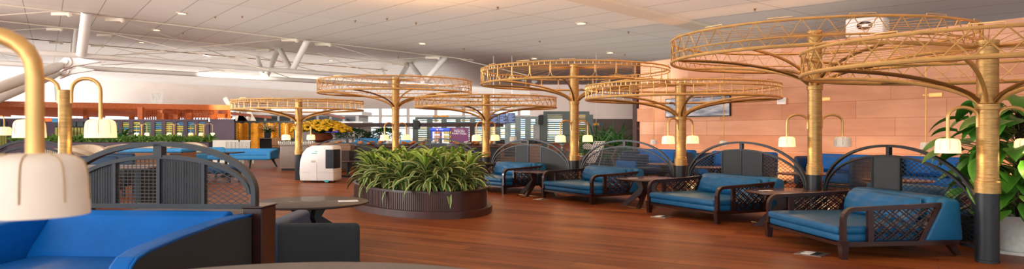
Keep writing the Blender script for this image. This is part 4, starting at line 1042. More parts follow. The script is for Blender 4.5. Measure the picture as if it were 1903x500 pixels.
# cream chairs and tables in the left middle distance
def tub_chair(loc, rz, label, m='cream_upholstery', s=1.0, group='cream tub chairs', legm='dark_walnut'):
    t = thing('tub_chair', label, 'chair', loc, rz, group)
    pts = []; N = 14
    mb = MB(); vs = []; 
    for i in range(N+1):
        a = PI*(-.08)+PI*1.16*i/N; hh = .62+.32*math.sin(max(0, min(PI, PI*i/N)))
        for rr_, z in ((.55, .3), (.60, hh*.8), (.62, hh), (.52, hh), (.46, .4)): vs.append((rr_*s*math.cos(a), rr_*s*math.sin(a)*.95, z*s))
    fs = []
    for i in range(N):
        for k in range(5): a = i*5+k; b_ = i*5+(k+1) % 5; fs.append((a, b_, b_+5, a+5))
    fs += [tuple(range(5)), tuple(N*5+k for k in range(5))[::-1]]
    mb.add(vs, fs); mb.build('shell', m, t, True)
    MB().lathe([(.0001, .3*s), (.5*s, .3*s), (.52*s, .38*s), (.48*s, .44*s), (.0001, .46*s)], 20, cap=False).build('seat', m, t, True)
    for k in range(4):
        a = PI/4+PI/2*k; MB().tube([(.35*s*math.cos(a), .35*s*math.sin(a), .31*s), (.45*s*math.cos(a), .45*s*math.sin(a), 0)], .028*s, 6).build('leg', legm, t)
    return t
for i, (px, Y, rz, l) in enumerate(((150, 21, .3, 'left of the row behind the large divider'), (170, 19, 2.6, 'nearest of the row behind the large divider'), (218, 22, .1, 'third from the left behind the large divider'),
                             (262, 24, -.4, 'in the middle of the row above the divider arch'), (300, 28, .5, 'right of the divider connector'), (346, 26, .2, 'near the blue sofa seats'), (112, 17, 3.3, 'between the two nearest gold posts'))):
    tub_chair((X(px, Y), Y, 0), rz, 'cream tub chair '+l, s=1.2)
round_table((X(128, 15.5), 15.5, 0), .8, .78, 'brown round table seen between the gold lamp posts', m='walnut_top', legm='black_steel')
# blue topped oak booth bench
t = thing('booth_bench', 'oak clad bench with light blue padded top behind the large left divider', 'bench', (X(218, 20), 20, 0), -.02); L = X(338, 20)-X(218, 20)
MB().box(0, L, 0, .9, 0, .92).build('oak_body', OAK, t); MB().rbox(-.03, L+.03, -.04, .94, .92, 1.03, .035, 3).build('padded_top', 'light_blue_fabric', t, True)
MB().box(L*.82, L+.002, -.004, -.001, .05, .9).build('end_panel', 'dark_walnut', t)
for px, Y, l, m in ((205, 16.5, 'dark navy chair left of the oak bench', 'navy_leather'), (168, 14.5, 'dark navy chair under the left arch of the divider', 'navy_leather')):
    t = thing('lounge_chair', l, 'chair', (X(px, Y), Y, 0), .2); MB().rbox(-.4, .4, -.4, .4, .25, .5, .06).build('seat', m, t, True); MB().rbox(-.42, .42, .3, .45, .3, 1.0, .05).build('backrest', m, t, True)
    MB().rbox(-.5, -.4, -.4, .42, .25, .72, .04).build('arm', 'black_steel', t, True); MB().rbox(.4, .5, -.4, .42, .25, .72, .04).build('arm', 'black_steel', t, True)
    for sx in (-.4, .4):
        for sy in (-.35, .35): MB().box(sx-.03, sx+.03, sy-.03, sy+.03, 0, .26).build('leg', 'black_steel', t)
t = thing('side_table', 'light topped dark side table beside the navy chair', 'table', (X(205, 13), 13, 0)); MB().rbox(-.7, .9, -.4, .4, .84, .88, .01, 1).build('tabletop', STONE, t); MB().box(-.55, -.45, -.3, .3, 0, .84).build('leg', 'black_steel', t); MB().box(.6, .7, -.3, .3, 0, .84).build('leg', 'black_steel', t)
# blue lounge chairs around the pedestal table
for px, Y, w_, l in ((362, 22.5, 1.3, 'light blue armchair seat just right of the oak bench'), (402, 21.0, 1.4, 'grey blue ottoman like chair under the divider arch')):
    t = thing('lounge_chair', l, 'chair', (X(px, Y), Y, 0), -.1)
    MB().rbox(-w_/2, w_/2, -.45, .5, .28, .52, .07).build('seat', 'light_blue_fabric' if px < 380 else NAVY, t, True); MB().rbox(-w_/2, -w_/2+.16, -.45, .5, .3, .85, .06).build('backrest', 'light_blue_fabric', t, True)
    for sx in (-.8, .8):
        for sy in (-.3, .35): MB().box(sx*w_/2-.03, sx*w_/2+.03, sy-.03, sy+.03, 0, .3).build('leg', 'black_steel', t)
tb = thing('pedestal_table', 'dark square topped pedestal table carrying folded blue napkins', 'table', (X(420, 23.5), 23.5, 0)); MB().rbox(-.85, .45, -.5, .5, .80, .835, .01, 1).build('tabletop', 'black_steel', tb)
MB().lathe([(.35, 0), (.3, .03), (.05, .1), (.045, .6), (.12, .8)], 14).build('pedestal', 'black_steel', tb, True)
for k, px in enumerate((391, 401, 411)):
    Yn = 23.3+k*.05; o = MB(); o.pillow(.26, .1, .34, Matrix.Rotation(-1.1, 4, 'X') @ RZ(0), nx=8, nz=6); tag(o.build('folded_napkin', 'light_blue_fabric', None, True, loc=(X(px, Yn)-.0, Yn, .915), rz=.5), ('first', 'second', 'third')[k]+' from the left of three folded blue napkins on the pedestal table', 'napkin')
t = thing('sofa', 'long light blue sofa with wraparound arm near the cream benches', 'sofa', (X(465, 30), 30, 0), 0)
hw = .98
MB().rbox(-1.9, hw, -.5, .45, .33, .52, .07, 4).build('seat', 'light_blue_fabric', t, True); MB().rbox(-1.9, hw, .38, .58, .45, .80, .08, 4).build('backrest', 'light_blue_fabric', t, True)
o = MB().prism([(.58, .36), (.64, .78), (.5, .80), (-.45, .68), (-.52, .62), (-.5, .36)], hw-.10, hw+.06).build('arm', 'light_blue_fabric', t); md = o.modifiers.new('bevel', 'BEVEL'); md.width = .03; md.segments = 2
for x, y, dx, dy in ((-1.2, -.38, 0, -.06), (.15, -.4, -.02, -.04), (.85, .3, .2, .0), (-.2, .4, 0, .1)): MB().tube([(x, y, .35), (x+dx, y+dy, 0)], [.06, .03], 6).build('leg', 'black_steel', t)
WB = mat('white_slat_wood', 'DAD6C8', .5, 0, noise=(6, .06))
for px, Y, w_, l in ((431, 33, .85, 'left'), (452, 33.0, .62, 'right')):
    t = thing('slatted_bench', 'off-white slatted back '+l+' bench beyond the long blue sofa', 'bench', (X(px-8, Y), Y, 0)); w_ = (22 if px < 440 else 21)/F*Y
    MB().box(0, w_, 0, .5, .36, .43).build('seat', WB, t); MB().box(-.02, w_+.02, 0, .05, 1.06, 1.13).build('top_rail', WB, t)
    mb = MB()
    for k in range(9): mb.box((w_-.05)*k/8, (w_-.05)*k/8+.04, .0, .03, .43, 1.06)
    mb.build('back_slats', WB, t); MB().box(0, w_, .0, .04, .68, .73).build('mid_rail', WB, t)
    for x in (0, w_-.06):
        for y in (0, .44): MB().box(x, x+.06, y, y+.06, 0, .36).build('leg', WB, t)
t = thing('white_cabinet', 'plain off-white cabinet left of the slatted benches', 'cabinet', (X(395, 34), 34, 0)); MB().rbox(0, .72, 0, .6, 0, 1.12, .02).build('body', WB, t); MB().rbox(.06, .66, -.02, 0, .2, 1.04, .01).build('door', WB, t)

# gold leaf panels
GP = mat('carved_gold_panel', 'C2851F', .38, .55, noise=(2, .25))
GPL = mat('carved_gold_leaf', 'D08E28', .35, .6, noise=(3, .2))
FB0 = 60; xs = [X(p_, FB0) for p_ in (437, 464.5, 493, 520, 548)]
for k in range(4):
    x0, x1 = xs[k]+.06, xs[k+1]-.06; w_ = x1-x0; z1 = Z(229, FB0)
    t = thing('gold_panel', ('first', 'second', 'third', 'fourth')[k]+' from the left of four carved gold leaf wall panels', 'wall panel', (x0, FB0, 0), 0, 'carved gold panels')
    MB().box(0, w_, -.04, .04, .05, z1).build('board', GP, t)
    mb = MB(); mb.tube([(w_/2, -.05, .05), (w_/2, -.05, z1)], .03, 5)
    for q in range(15):
        for s in (-1, 1):
            z = .1+q*z1/16; pts = [(w_/2, -.05, z), (w_/2+s*w_*.2, -.1, z+.22), (w_/2+s*w_*.38, -.1, z+.28), (w_/2+s*w_*.48, -.05, z+.24)]
            pts = [(a, b_, min(c, z1)) for a, b_, c in pts]; mb.tube(pts, [.01, .05, .05, .01], 5)
    mb.build('carved_leaves', GPL, t, True)
MB_ = MB(); MB_.box(xs[0]-.2, xs[-1]+1.6, FB0-.1, FB0+.3, Z(229, FB0), Z(224.5, FB0)); struct('trim_3', MB_, 'black_steel')
for i in range(5):
    m_ = MB(); m_.box(xs[i]-.08, xs[i]+.08, FB0-.1, FB0+.1, 0, Z(229, FB0)); struct('trim_%d' % (4+i), m_, 'black_steel')
# bar counter below
def slat_counter(x0, x1, Y, z1, label, top=STONE, body='dark_brown_board', n=30, dp=.8):
    t = thing('bar_counter', label, 'counter', (x0, Y, 0)); w_ = x1-x0; MB().box(0, w_, 0, dp, .05, z1-.06).build('body', body, t)
    mb = MB()
    for k in range(n): mb.box(w_*k/n, w_*(k+.5)/n, -.05, 0, .08, z1-.08)
    mb.build('front_slats', 'black_steel', t); MB().rbox(-.08, w_+.08, -.12, dp+.05, z1-.06, z1, .015, 1).build('countertop', top, t); return t
slat_counter(X(483, 52), X(540, 52), 52, Z(256.5, 52), 'dark slatted bar counter in front of the carved gold panels', dp=.9)
t = thing('flower_vase', 'grey vase with white and green flowers on the dark slatted counter', 'vase', (X(494, 52), 52.4, Z(256.5, 52))); MB().lathe([(.2, 0), (.26, .2), (.24, .42), (.26, .45)], 14).build('vase', 'dark_grey_steel', t, True)
mb = MB(); r = random.Random(1)
for k in range(60): a = r.uniform(0, 6.28); mb.leaf((0, 0, .4), (math.cos(a), math.sin(a)), r.uniform(.5, 1.0), .08, droop=r.uniform(.4, 1), up=r.uniform(.2, 1.2), n=4)
mb.build('foliage', TREEL, t); mb = MB()
for k in range(30): a = r.uniform(0, 6.28); q = r.uniform(.1, .8); mb.ball((q*math.cos(a), q*math.sin(a)*.6, .75+r.uniform(-.1, .25)), .06, n=5)
mb.build('blossoms', CREAM, t, True)
for px, l in ((516, 'left'), (522, 'right')):
    t = thing('bar_chair', l+' of two dark chairs with tan seats before the gold panels', 'chair', (X(px, 46), 46, 0), .6)
    MB().rbox(-.3, .3, -.3, .3, .5, .58, .03).build('seat', OAK, t, True); MB().rbox(-.3, .3, .25, .32, .6, 1.15, .05).build('backrest', OAK, t, True)
    for sx in (-.25, .25):
        for sy in (-.25, .25): MB().tube([(sx, sy, .5), (sx*1.3, sy*1.3, 0)], .03, 5).build('leg', 'black_steel', t)
# sails, grey building
for k, (px, w_, h_) in enumerate(((443, 1.3, 1.15), (449, 1.0, 1.0), (464, 1.0, 1.35))):
    tag(MB().prism([(0, 0), (w_, 0), (w_*.25, h_)], 0, .05, axis='y').build('paper_sail', WHITEP, loc=(X(px, 62)-.4, 62, Z(226, 62))), ('first', 'second', 'third')[k]+' from the left of the white triangular sails above the gold panels', 'sail')
t = thing('service_building', 'long grey and white kiosk building with dark strip windows behind the canopies', 'building', (X(440, 75), 75, 0)); L = X(672, 75)-X(440, 75)
KG = mat('kiosk_grey', 'A9A9A8', .6, noise=(1, .04)); KW = mat('kiosk_white', 'DDDDDA', .6, noise=(1, .03)); KD = mat('kiosk_dark_wall', '8A8178', .6, noise=(1, .05))
MB().box(0, L, 0, 5, 0, Z(236, 75)).build('lower_wall', KD, t); MB().box(-.2, L+.2, -.3, 5, Z(236, 75), Z(226, 75)).build('white_band', KW, t); MB().box(0, L-.3, 0, 5, Z(226, 75), Z(213, 75)).build('upper_wall', KG, t); MB().box(-.2, L+.1, -.4, 5, Z(214, 75), Z(207, 75)).build('roof_fascia', KW, t)
for k in range(9):
    xx = .4+k*(L-.8)/9; MB().box(xx, xx+(L-.8)/9*.82, -.05, 0, Z(225, 75), Z(216, 75)).build('window', 'black_steel', t)
PUR = mat('violet_led_wall', '3A2BD0', .4, emit=.55, emit_h='3320E0', noise=(3, .4))
t = thing('led_screen', 'violet blue LED screen on the grey kiosk wall', 'screen', P(619, 239, 74)); hw = X(641, 74)-X(619, 74); MB().box(-hw, hw, 0, .15, -.38, .38).build('display', PUR, t)
mb = MB(); r = random.Random(8)
for k in range(5): mb.box(-hw+.15+k*hw*.4, -hw+.15+k*hw*.4+hw*.28, -.02, 0, -.2, .2)
mb.build('display_tiles', mat('violet_tiles', '221A8A', .4, emit=.2, emit_h='2A1CA0'), t)

# yellow flowers, trolley, stone counter at centre-left
t = thing('stone_counter', 'grey brown buffet island behind the left canopy column', 'counter', (X(520, 27.5), 27.5, 0)); L = X(615, 27.5)-X(520, 27.5)
MB().rbox(0, L, 0, 1.3, .06, .98, .04).build('body', STONE, t, True); MB().rbox(-.04, L+.04, -.05, 1.35, .98, 1.03, .01, 1).build('countertop', mat('counter_top_stone', '9C8E80', .3, noise=(9, .1)), t); MB().box(.05, L-.05, .05, 1.25, 0, .07).build('plinth', 'black_steel', t)
for k, px in enumerate((532, 541, 578)):
    mb = MB(); r = random.Random(30+k)
    for q in range(7): mb.rbox(-.28+.07*q, -.22+.07*q, -.12, .12, 0, .10+.05*r.random(), .01, 1)
    tag(mb.build('cutlery_tray', FB, loc=(X(px, 28), 27.95, 1.03)), ('first', 'second', 'third')[k]+' silver tray from the left on the grey brown buffet island', 'tray', 'silver trays on the island')
t = thing('flower_pot', 'huge yellow chrysanthemum bouquet in a copper pot behind the left canopy', 'flowers', (X(598, 31), 31, 1.04))
COP = mat('copper_pot', '8A4A32', .35, .5, noise=(5, .2))
MB().lathe([(.25, 0), (.45, .12), (.5, .28), (.42, .42), (.36, .44)], 20).build('pot', COP, t, True)
mb = MB(); ml = MB(); r = random.Random(15)
for k in range(420):
    a = r.uniform(0, 6.28); q = math.sqrt(r.random()); x, y = q*1.35*math.cos(a), q*.9*math.sin(a); z = .55+.42*(1-q*q)+r.uniform(-.08, .06); mb.ball((x, y, z), .085, .085, .05, n=4)
for k in range(150):
    a = r.uniform(0, 6.28); ml.leaf((0, 0, .42), (math.cos(a), math.sin(a)), r.uniform(.6, 1.25), .07, droop=.6, up=r.uniform(.2, .9), n=4)
mb.build('blossoms', YEL, t); ml.build('foliage', TREEL, t)
t = thing('flower_stand', 'dark stand carrying the yellow flower pot behind the buffet island', 'stand', (X(598, 31), 31, 0)); MB().lathe([(.5, 0), (.45, .05), (.4, .98), (.55, 1.0), (.55, 1.04)], 20).build('drum', 'black_steel', t)
# buffet with canopy frame
BY = 29.5
t = thing('buffet_counter', 'long dark buffet counter with wooden top behind the foliage', 'counter', (X(618, BY), BY, 0), -.01); L = X(928, BY)-X(618, BY)
MB().box(0, L, 0, 1.4, 0, .86).build('body', 'dark_brown_board', t); MB().rbox(-.05, L+.05, -.1, 1.5, .86, .94, .02, 2).build('countertop', 'walnut_top', t)
for a, b_ in ((.03, .22), (.24, .42), (.72, .98)): MB().box(L*a, L*b_, -.02, 0, .08, .8).build('front_panel', 'dark_grey_steel' if a < .5 else 'black_steel', t)
bt = thing('buffet_canopy', 'slim dark brown beam frame spanning over the buffet', 'canopy', (X(588, 33), 33, 0)); L2 = X(912, 33)-X(588, 33)
MB().box(-.1, L2+.6, -.08, .08, Z(236, 33), Z(228.5, 33)).build('beam', 'dark_brown_board', bt); MB().box(-.1, .12, -.08, .08, 0, Z(236, 33)).build('post', 'dark_brown_board', bt); MB().box(L2*.88, L2*.88+.2, -.08, .08, 0, Z(236, 33)).build('post', 'dark_brown_board', bt)
MB().rbox(L2*.56, L2*.56+.28, -.2, .12, Z(240, 33), Z(225, 33), .03).build('ceiling_speaker', 'black_steel', bt)
BR = mat('baked_bread', 'C07A3C', .6, noise=(12, .3), bump=(30, .3)); CLG = mat('food_wrap', 'C9C2BC', .3, noise=(20, .25)); BSK = mat('wicker_basket', '6A3A24', .7, noise=(40, .4), bump=(60, .6))
r = random.Random(77); nb = 0
names = ['pastry tray', 'wrapped food tray', 'bread basket']
k = 0
for px in (628, 648, 672, 690, 708, 726, 752, 768, 786, 806, 850, 868, 884, 898, 914):
    kind = 2 if px in (690, 768, 884) else k % 2; base = (X(px, BY+.5), BY+.45, .94); pos = 'counted at the '+('left end' if px < 690 else 'middle' if px < 800 else 'right end')
    where = {628: 'at the left end', 648: 'second from the left end', 672: 'left of the big bread basket', 690: 'left of the tall centre left column', 708: 'just left of the tall column', 726: 'right behind the tall column', 752: 'right of the tall column', 768: 'above the planter leaves', 786: 'below the blue fridge', 806: 'under the fridge doors', 850: 'below the purple poster', 868: 'right of the purple poster foot', 884: 'left of the diamond canopy column', 898: 'beside the diamond canopy column', 914: 'at the right end'}[px]
    t = thing('food_tray' if kind < 2 else 'bread_basket', ('tray of pastries ' if kind == 0 else 'tray of wrapped food ' if kind == 1 else 'wicker basket of bread rolls ')+where+' of the buffet counter', 'food', base, 0, 'food along the buffet')
    MB().lathe([(.2, 0), (.26, .06), (.24, .07), (.0001, .03)], 14, cap=False, sy=.9).build('tray', BSK if kind == 2 else FB, t); mb = MB()
    for q in range(9): a = r.uniform(0, 6.28); d = r.uniform(0, .15); mb.ball((d*math.cos(a), d*math.sin(a), .08+r.uniform(0, .08)), r.uniform(.05, .09), r.uniform(.04, .06), .045, n=6)
    mb.build('contents', BR if kind != 1 else CLG, t, True); k += 1
t = thing('service_trolley', 'grey brown hooded trolley behind the white air cooler', 'trolley', (X(617, 26.3), 26.3, 0)); MB().box(-.9, .65, 0, .7, .1, .82).build('body', 'dark_brown_board', t)
o = MB().prism([(-.95, .82), (-.85, 1.02), (-.7, 1.1), (.6, 1.1), (.7, 1.0), (.7, .82)], -.02, .7, axis='y').build('hood', OAK, t); 
for x in (-.8, .5): MB().box(x, x+.1, .1, .2, 0, .1).build('caster', 'black_steel', t)
# small pedestal table in front of the buffet
t = thing('cafe_table', 'small round table on black post in front of the buffet', 'table', (X(647, 23.5), 23.5, 0)); MB().lathe([(.0001, .50), (.42, .50), (.42, .53), (.0001, .53)], 24, cap=False).build('tabletop', 'walnut_top', t, True); MB().lathe([(.3, 0), (.28, .03), (.05, .05), (.05, .5)], 16).build('pedestal', 'black_steel', t)
# blue sofas behind the buffet and ficus trees
for px0, px1, Y, zt_, l in ((634, 675, 38, .98, 'left, lower'), (660, 702, 40, 1.17, 'middle, taller'), (700, 765, 38.5, .98, 'right'), (738, 762, 41, 1.05, 'rightmost, behind the column')):
    x0, x1 = X(px0, Y), X(px1, Y); t = thing('sofa', l+' blue sofa behind the buffet', 'sofa', (x0, Y, 0), 0, 'blue sofas behind the buffet')
    MB().rbox(0, x1-x0, 0, .25, .1, zt_, .05).build('backrest', 'light_blue_fabric', t, True); MB().rbox(.05, x1-x0-.05, .2, 1.0, .15, .45, .05).build('seat', 'light_blue_fabric', t, True); MB().box(.1, x1-x0-.1, .1, .9, 0, .16).build('plinth', 'black_steel', t)
for px, Y, w_, l, s in ((655, 42, .95, 'left of two bushy ficus trees beyond the blue sofas', 3), (715, 43, .95, 'right of two bushy ficus trees, behind the tall column', 4)):
    t = thing('ficus_tree', l, 'tree', (X(px, Y), Y, 0)); r = random.Random(s); mb = MB()
    for k in range(900):
        a = r.uniform(0, 6.28); e_ = r.uniform(-.6, 1.57); q = r.uniform(.75, 1.0); c = Vector((w_*1.05*q*math.cos(a)*math.cos(e_), w_*q*math.sin(a)*math.cos(e_), 1.30+.42*q*math.sin(e_)))
        c += Vector((r.uniform(-.12, .12), 0, r.uniform(-.06, .06))); mb.leaf(c, (math.cos(a), math.sin(a)), .16, .10, droop=.5, up=r.uniform(-.4, .8), n=2)
    mb.build('crown', TREEL, t); MB().tube([(0, 0, .5), (.03, 0, 1.2)], .05, 6).build('trunk', 'oak_veneer', t); MB().rbox(-.4, .4, -.4, .4, 0, .75, .03).build('planter_box', WHITEP, t)

# far partitions with coloured slats, centre right
C2 = ['white_slat', 'yellow_slat', 'blue_slat', 'green_slat', 'teal_slat', 'olive_slat']
slat_wall(X(772, 47), X(905, 47), 47, Z(217.5, 47), 5, 'grey green framed slat partition behind the blue fridge', GREYP, C2, 12, nsl=18)
slat_wall(X(906, 43), X(1000, 43), 43, Z(216.5, 43), 5, 'grey green framed slat partition below the departure board', GREYP, C2, 18, nsl=18)
slat_wall(X(1010, 34), X(1095, 34), 34, Z(207, 34), 2, 'tall grey green slat partition behind the flared canopy column', GREYP, C2, 25, nsl=22, fw=.36)
t = thing('corner_post', 'pale grey green corner post at the edge of the tall slat partition', 'post', (X(1004, 34)-.18, 34, 0)); MB().box(-.14, .14, -.15, .6, 0, Z(232, 34)).build('post', KG, t)
t = thing('wall_speaker', 'black ribbed loudspeaker beside the tall slat partition', 'speaker', P(1005, 223, 33.5)); MB().rbox(-.12, .12, -.1, .1, -.22, .22, .02).build('cabinet', 'black_steel', t)
AMB = mat('amber_board', 'C8862A', .5, emit=.15, emit_h='E09A30', noise=(9, .4))
t = thing('amber_sign', 'amber board on top of the partition behind the fridge', 'sign', P(819, 216.5, 47)); MB().box(-.52, .52, -.05, .05, -.05, .09).build('board', AMB, t)
BRD = mat('board_blue', '15233F', .35, emit=.10, emit_h='1C2F66', noise=(5, .2))
t = thing('departure_board', 'tilted dark blue departure board above the slat partition', 'screen', P(935, 221, 40), .0); w_ = X(959, 40)-X(935, 40)
for s_ in (-.55, .5): MB().box(s_-.015, s_+.015, -.02, .02, .2, ceil_z(0, 40)-Z(221, 40)).build('hanger', 'white_paint', t)
for k in range(3):
    MB().box(-w_+k*w_*.66, -w_+(k+1)*w_*.66-.03, -.03, .03, -.36+.05*k, .30+.02*k).build('display', BRD, t)
    mb = MB()
    for q in range(8): mb.box(-w_+k*w_*.66+.06, -w_+k*w_*.66+.06+w_*.5*(.6+.4*((q*7+k) % 3)/2), -.034, -.03, -.28+q*.065+.05*k, -.262+q*.065+.05*k)
    mb.build('text_rows', mat('board_text', '7E8FC0', .5, emit=.3), t)
# drinks fridge and poster
FR = mat('fridge_blue', '1238B8', .35, 0, noise=(2, .08)); FG = mat('fridge_lit_interior', 'C8D6DC', .3, emit=.3, emit_h='DDEBFF'); RED = mat('red_print', 'C2202A', .5); WPR = mat('white_print', 'F4F2F0', .5)
fy = 42.0; fx = X(818.5, fy); hw = X(836, fy)-fx; zf = Z(238, fy)
t = thing('drinks_fridge', 'blue two door drinks fridge with a lit header sign', 'fridge', (fx, fy, 0)); MB().box(-hw, hw, 0, .8, 0, zf).build('body', FR, t)
MB().rbox(-hw-.06, hw+.03, -.12, 0, zf-.16, zf+.0, .02).build('header', mat('header_blue', '1E4AD0', .35, emit=.25, emit_h='1E4AD0'), t)
for k in (0, 1):
    x0 = -hw+.1+k*hw; d = MB().box(x0, x0+hw*.78, -.03, 0, .3, zf-.22).build('door', FG, t); MB().box(x0, x0+.07, -.06, -.03, .3, zf-.22).build('door_handle', WPR, d)
    mb = MB(); mc = MB()
    for q in range(5):
        z = .45+q*.24; mb.box(x0+.1, x0+hw*.72, -.045, -.03, z-.02, z)
        for j in range(5): MB().lathe([(.035, 0), (.035, .11), (.02, .14), (.02, .16)], 6, TR(x0+.15+j*.09, -.09, z)).build('bottle', SY if k else BR, d)
    mb.build('shelf', WPR, d)
M = Matrix.Rotation(PI/2, 4, 'X')
mb = MB(); mb.lathe([(.055, 0), (.055, .01)], 20, TR(-.18, -.125, zf-.08) @ M); mb.build('logo_disc', WPR, t); mb = MB(); mb.prism([(.054*math.cos(a)-.18, .054*math.sin(a)+zf-.08+.012) for a in [PI*j/10 for j in range(11)]], -.145, -.135, axis='y'); mb.build('logo_cap', RED, t)
cutpoint_text('header_lettering', 'pepsi', .12, WPR, t, (.06, -.125, zf-.115), (PI/2, 0, 0))
cy = 42.0; t = thing('promotion_poster', 'purple food promotion poster standing right of the blue fridge', 'poster', (X(853, cy), cy, 0)); ph = (X(871, cy)-X(835, cy))/2
PP = mat('poster_purple', '6A1E58', .5, noise=(1, .08)); MB().box(-ph, ph, 0, .05, .1, Z(237.5, cy)).build('board', PP, t)
zt_ = Z(237.5, cy)
cutpoint_text('poster_lettering', 'BUFFET MÓN VIỆT', .075, mat('poster_lilac', 'B98BB0', .5), t, (-.04, -.004, zt_-.11), (PI/2, .05, 0)); cutpoint_text('poster_lettering', 'NGON', .20, WPR, t, (.02, -.004, zt_-.27), (PI/2, .05, 0)); cutpoint_text('poster_lettering', 'XUAN THON', .145, WPR, t, (-.0, -.004, zt_-.40), (PI/2, .05, 0))
MB().prism([(-.1, .45), (.15, .80), (.35, .92), (.55, .80), (.62, .55), (.4, .4)], -.01, 0, axis='y').build('poster_dish', mat('poster_teal', '2E9EC0', .5), t)
MB().prism([(-.35, .62), (.0, .66), (.1, .52), (-.2, .40)], -.014, 0, axis='y').build('poster_food', BR, t); MB().prism([(-.58, .3), (-.2, .38), (.1, .3), (.1, .15), (-.58, .15)], -.012, 0, axis='y').build('poster_bowl', RED, t); MB().box(.1, .4, -.016, 0, .58, .72).build('poster_plate', 'black_steel', t)
# wood counter on the right with machines
t = thing('service_counter', 'oak service counter with open shelves right of the diamond canopy', 'counter', (X(922, 33), 33, 0)); L = X(1006, 33)-X(922, 33); z1 = .96
MB().box(0, L, .1, .9, 0, z1-.06).build('body', OAK, t); MB().rbox(-.05, L+.02, 0, .95, z1-.06, z1, .01, 1).build('countertop', 'oak_veneer', t); MB().box(L*.18, L*.45, .09, .1, .35, .82).build('open_shelf', 'dark_walnut', t); MB().box(L*.52, L*.98, .06, .1, .08, .85).build('door', OAK, t)
MB().box(L*.46, L*.50, .05, .1, .0, .88).build('panel', 'dark_walnut', t)
for k, (px, s_, m_, l) in enumerate(((926, .12, 'black_steel', 'small dark register'), (934, .1, 'black_steel', 'dark bottle rack'), (978, .3, KG, 'grey coffee machine'), (992, .18, 'black_steel', 'black cup dispenser'), (1000, .14, 'black_steel', 'black bottle cluster'))):
    t = thing('counter_machine', l+' on the oak service counter', 'appliance', (X(px, 33), 33.4, z1)); MB().rbox(-s_, s_, -.12, .12, 0, .16+.05*(k % 2), .02).build('housing', m_, t); MB().rbox(-s_*.8, s_*.8, -.14, -.12, .04, .12, .005, 1).build('panel', 'dark_grey_steel', t)
t = thing('table_lamp', 'pink tinted drum lamp on the oak service counter', 'lamp', (X(954, 32.6), 33.2, .96)); make_shade(t, (0, 0, .12), SHADEO, 1.35, False); MB().lathe([(.08, 0), (.02, .03), (.02, .2)], 10).build('base', 'gold_rod', t)
# round backed chairs under the tall partition
OV = mat('chair_oval_brown', '7A4632', .5, noise=(8, .2)); LIL = mat('mauve_seat', '7C6670', .7, noise=(20, .1))
for px, Y, l in ((1030, 29, 'left'), (1057, 29.5, 'right')):
    t = thing('oval_back_chair', l+' of two carved oval back chairs under the tall slat partition', 'chair', (X(px, Y), Y, 0), 0, 'oval back chairs')
    mb = MB(); M = TR(0, -.3, .88) @ Matrix.Rotation(PI/2, 4, 'X'); mb.lathe([(.23, -.02), (.25, 0), (.23, .03), (.19, .02), (.0001, .015)], 24, M, sy=.8, sx=1.05, cap=False); mb.build('backrest', OV, t, True)
    MB().rbox(-.38, .38, -.3, .4, .42, .52, .04).build('seat', LIL, t, True)
    for sx in (-.3, .3):
        MB().tube([(sx*.5, -.28, .75), (sx*.9, -.28, .45), (sx*1.1, -.34, 0)], .03, 6).build('leg', OV, t); MB().tube([(sx*.9, .3, .45), (sx*1.2, .38, 0)], .03, 6).build('leg', OV, t)
t = thing('dining_chair', 'dark chair with black and white patterned back by the flared column', 'chair', (X(1091, 27.5), 27.5, 0)); 
CK = mat('check_pattern', 'D8D2C4', .6); nt = CK.node_tree; ck = nt.nodes.new('ShaderNodeTexChecker'); ck.inputs['Scale'].default_value = 26; ck.inputs['Color1'].default_value = hexc('1E1A18'); ck.inputs['Color2'].default_value = hexc('D8D2C4'); tcx = nt.nodes.new('ShaderNodeTexCoord'); nt.links.new(tcx.outputs['Object'], ck.inputs[0]); nt.links.new(ck.outputs[0], nt.nodes['Principled BSDF'].inputs['Base Color'])
M = TR(0, -.25, .95) @ Matrix.Rotation(PI/2, 4, 'X'); MB().lathe([(.19, -.02), (.2, .02), (.0001, .03)], 20, M, sy=.62, cap=False).build('backrest', CK, t, True); MB().rbox(-.3, .3, -.25, .35, .42, .5, .03).build('seat', LIL, t, True)
for sx in (-.25, .25):
    for sy in (-.25, .3): MB().tube([(sx*.8, sy, .45), (sx, sy, 0)], .03, 6).build('leg', 'black_steel', t)
for sx in (-.12, .12): MB().tube([(sx, -.25, .45), (sx, -.25, .9)], .02, 5).build('back_post', 'black_steel', t)
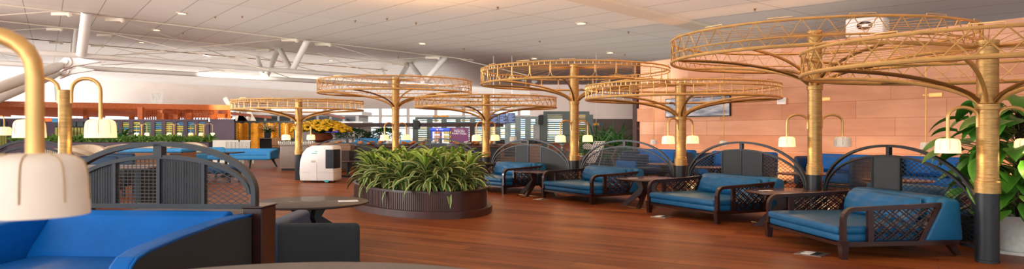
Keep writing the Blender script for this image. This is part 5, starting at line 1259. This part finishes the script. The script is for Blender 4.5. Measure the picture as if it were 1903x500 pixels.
# leaning white perforated sign
t = thing('leaning_board', 'white perforated board leaning behind the third arched divider', 'board', (X(1099, 22), 22, 0), -.3); mb = MB(); n = 12
for q in range(n+1):
    z = .55+q*.055; mb.bar((-.16+q*.022, 0, z), (.10+q*.026, 0, z), .02, .022)
for q in range(5): mb.bar((-.16+q*.065, 0, .55), (.104+q*.078, 0, 1.21), .025, .02, upv=(0, 1, 0))
mb.build('panel', WPR, t); MB().bar((-.17, 0, 0), (.12, 0, 1.24), .03, .03, upv=(0, 1, 0)).build('support', KG, t); MB().bar((.13, 0, 0), (.43, 0, 1.24), .02, .03, upv=(0, 1, 0)).build('support', KG, t)
# driftwood heron sculpture and low table near the palms
DW = mat('weathered_driftwood', '5E5148', .7, noise=(10, .35), bump=(20, .4))
t = thing('driftwood_sculpture', 'twisted grey driftwood sculpture on the floor before the palms', 'sculpture', (X(1152, 25), 25, 0))
for pts, r_ in (([(-.3, 0, 0), (-.15, 0, .3), (-.25, 0, .6), (-.1, 0, .95), (.2, 0, 1.1)], [.09, .07, .08, .06, .03]), ([(.3, .1, 0), (.05, .1, .35), (-.2, 0, .6)], [.07, .06, .05]), ([(-.15, 0, .7), (-.7, 0, .82), (-1.1, 0, .62), (-1.25, 0, .5)], [.06, .05, .05, .02]), ([(-.1, 0, .9), (-.5, .1, 1.05), (-.8, 0, .98)], [.05, .04, .02]), ([(0, -.1, .6), (.5, -.1, .75), (.8, 0, .6)], [.06, .05, .02])):
    MB().tube(pts, r_, 8).build('branch', DW, t, True)
MB().box(-.9, .9, -.3, .3, 0, .05).build('base', 'black_steel', t)
t = thing('planter_trough', 'long dark trough under the palms', 'planter', (X(1090, 30.2), 30.2, 0)); MB().rbox(0, 2.3, 0, .5, 0, .55, .03).build('box', 'black_steel', t)
t = thing('hanging_sign', 'small orange and blue sign left of the palms', 'sign', P(1108, 231, 36)); MB().box(-.01, .01, .02, .04, .05, ceil_z(4.3, 36)-Z(231, 36)).build('hanger', 'white_paint', t); MB().box(-.35, .15, 0, .06, -.06, .06).build('board', AMB, t); MB().box(.15, .3, 0, .06, -.06, .06).build('board', 'blue_slat', t)
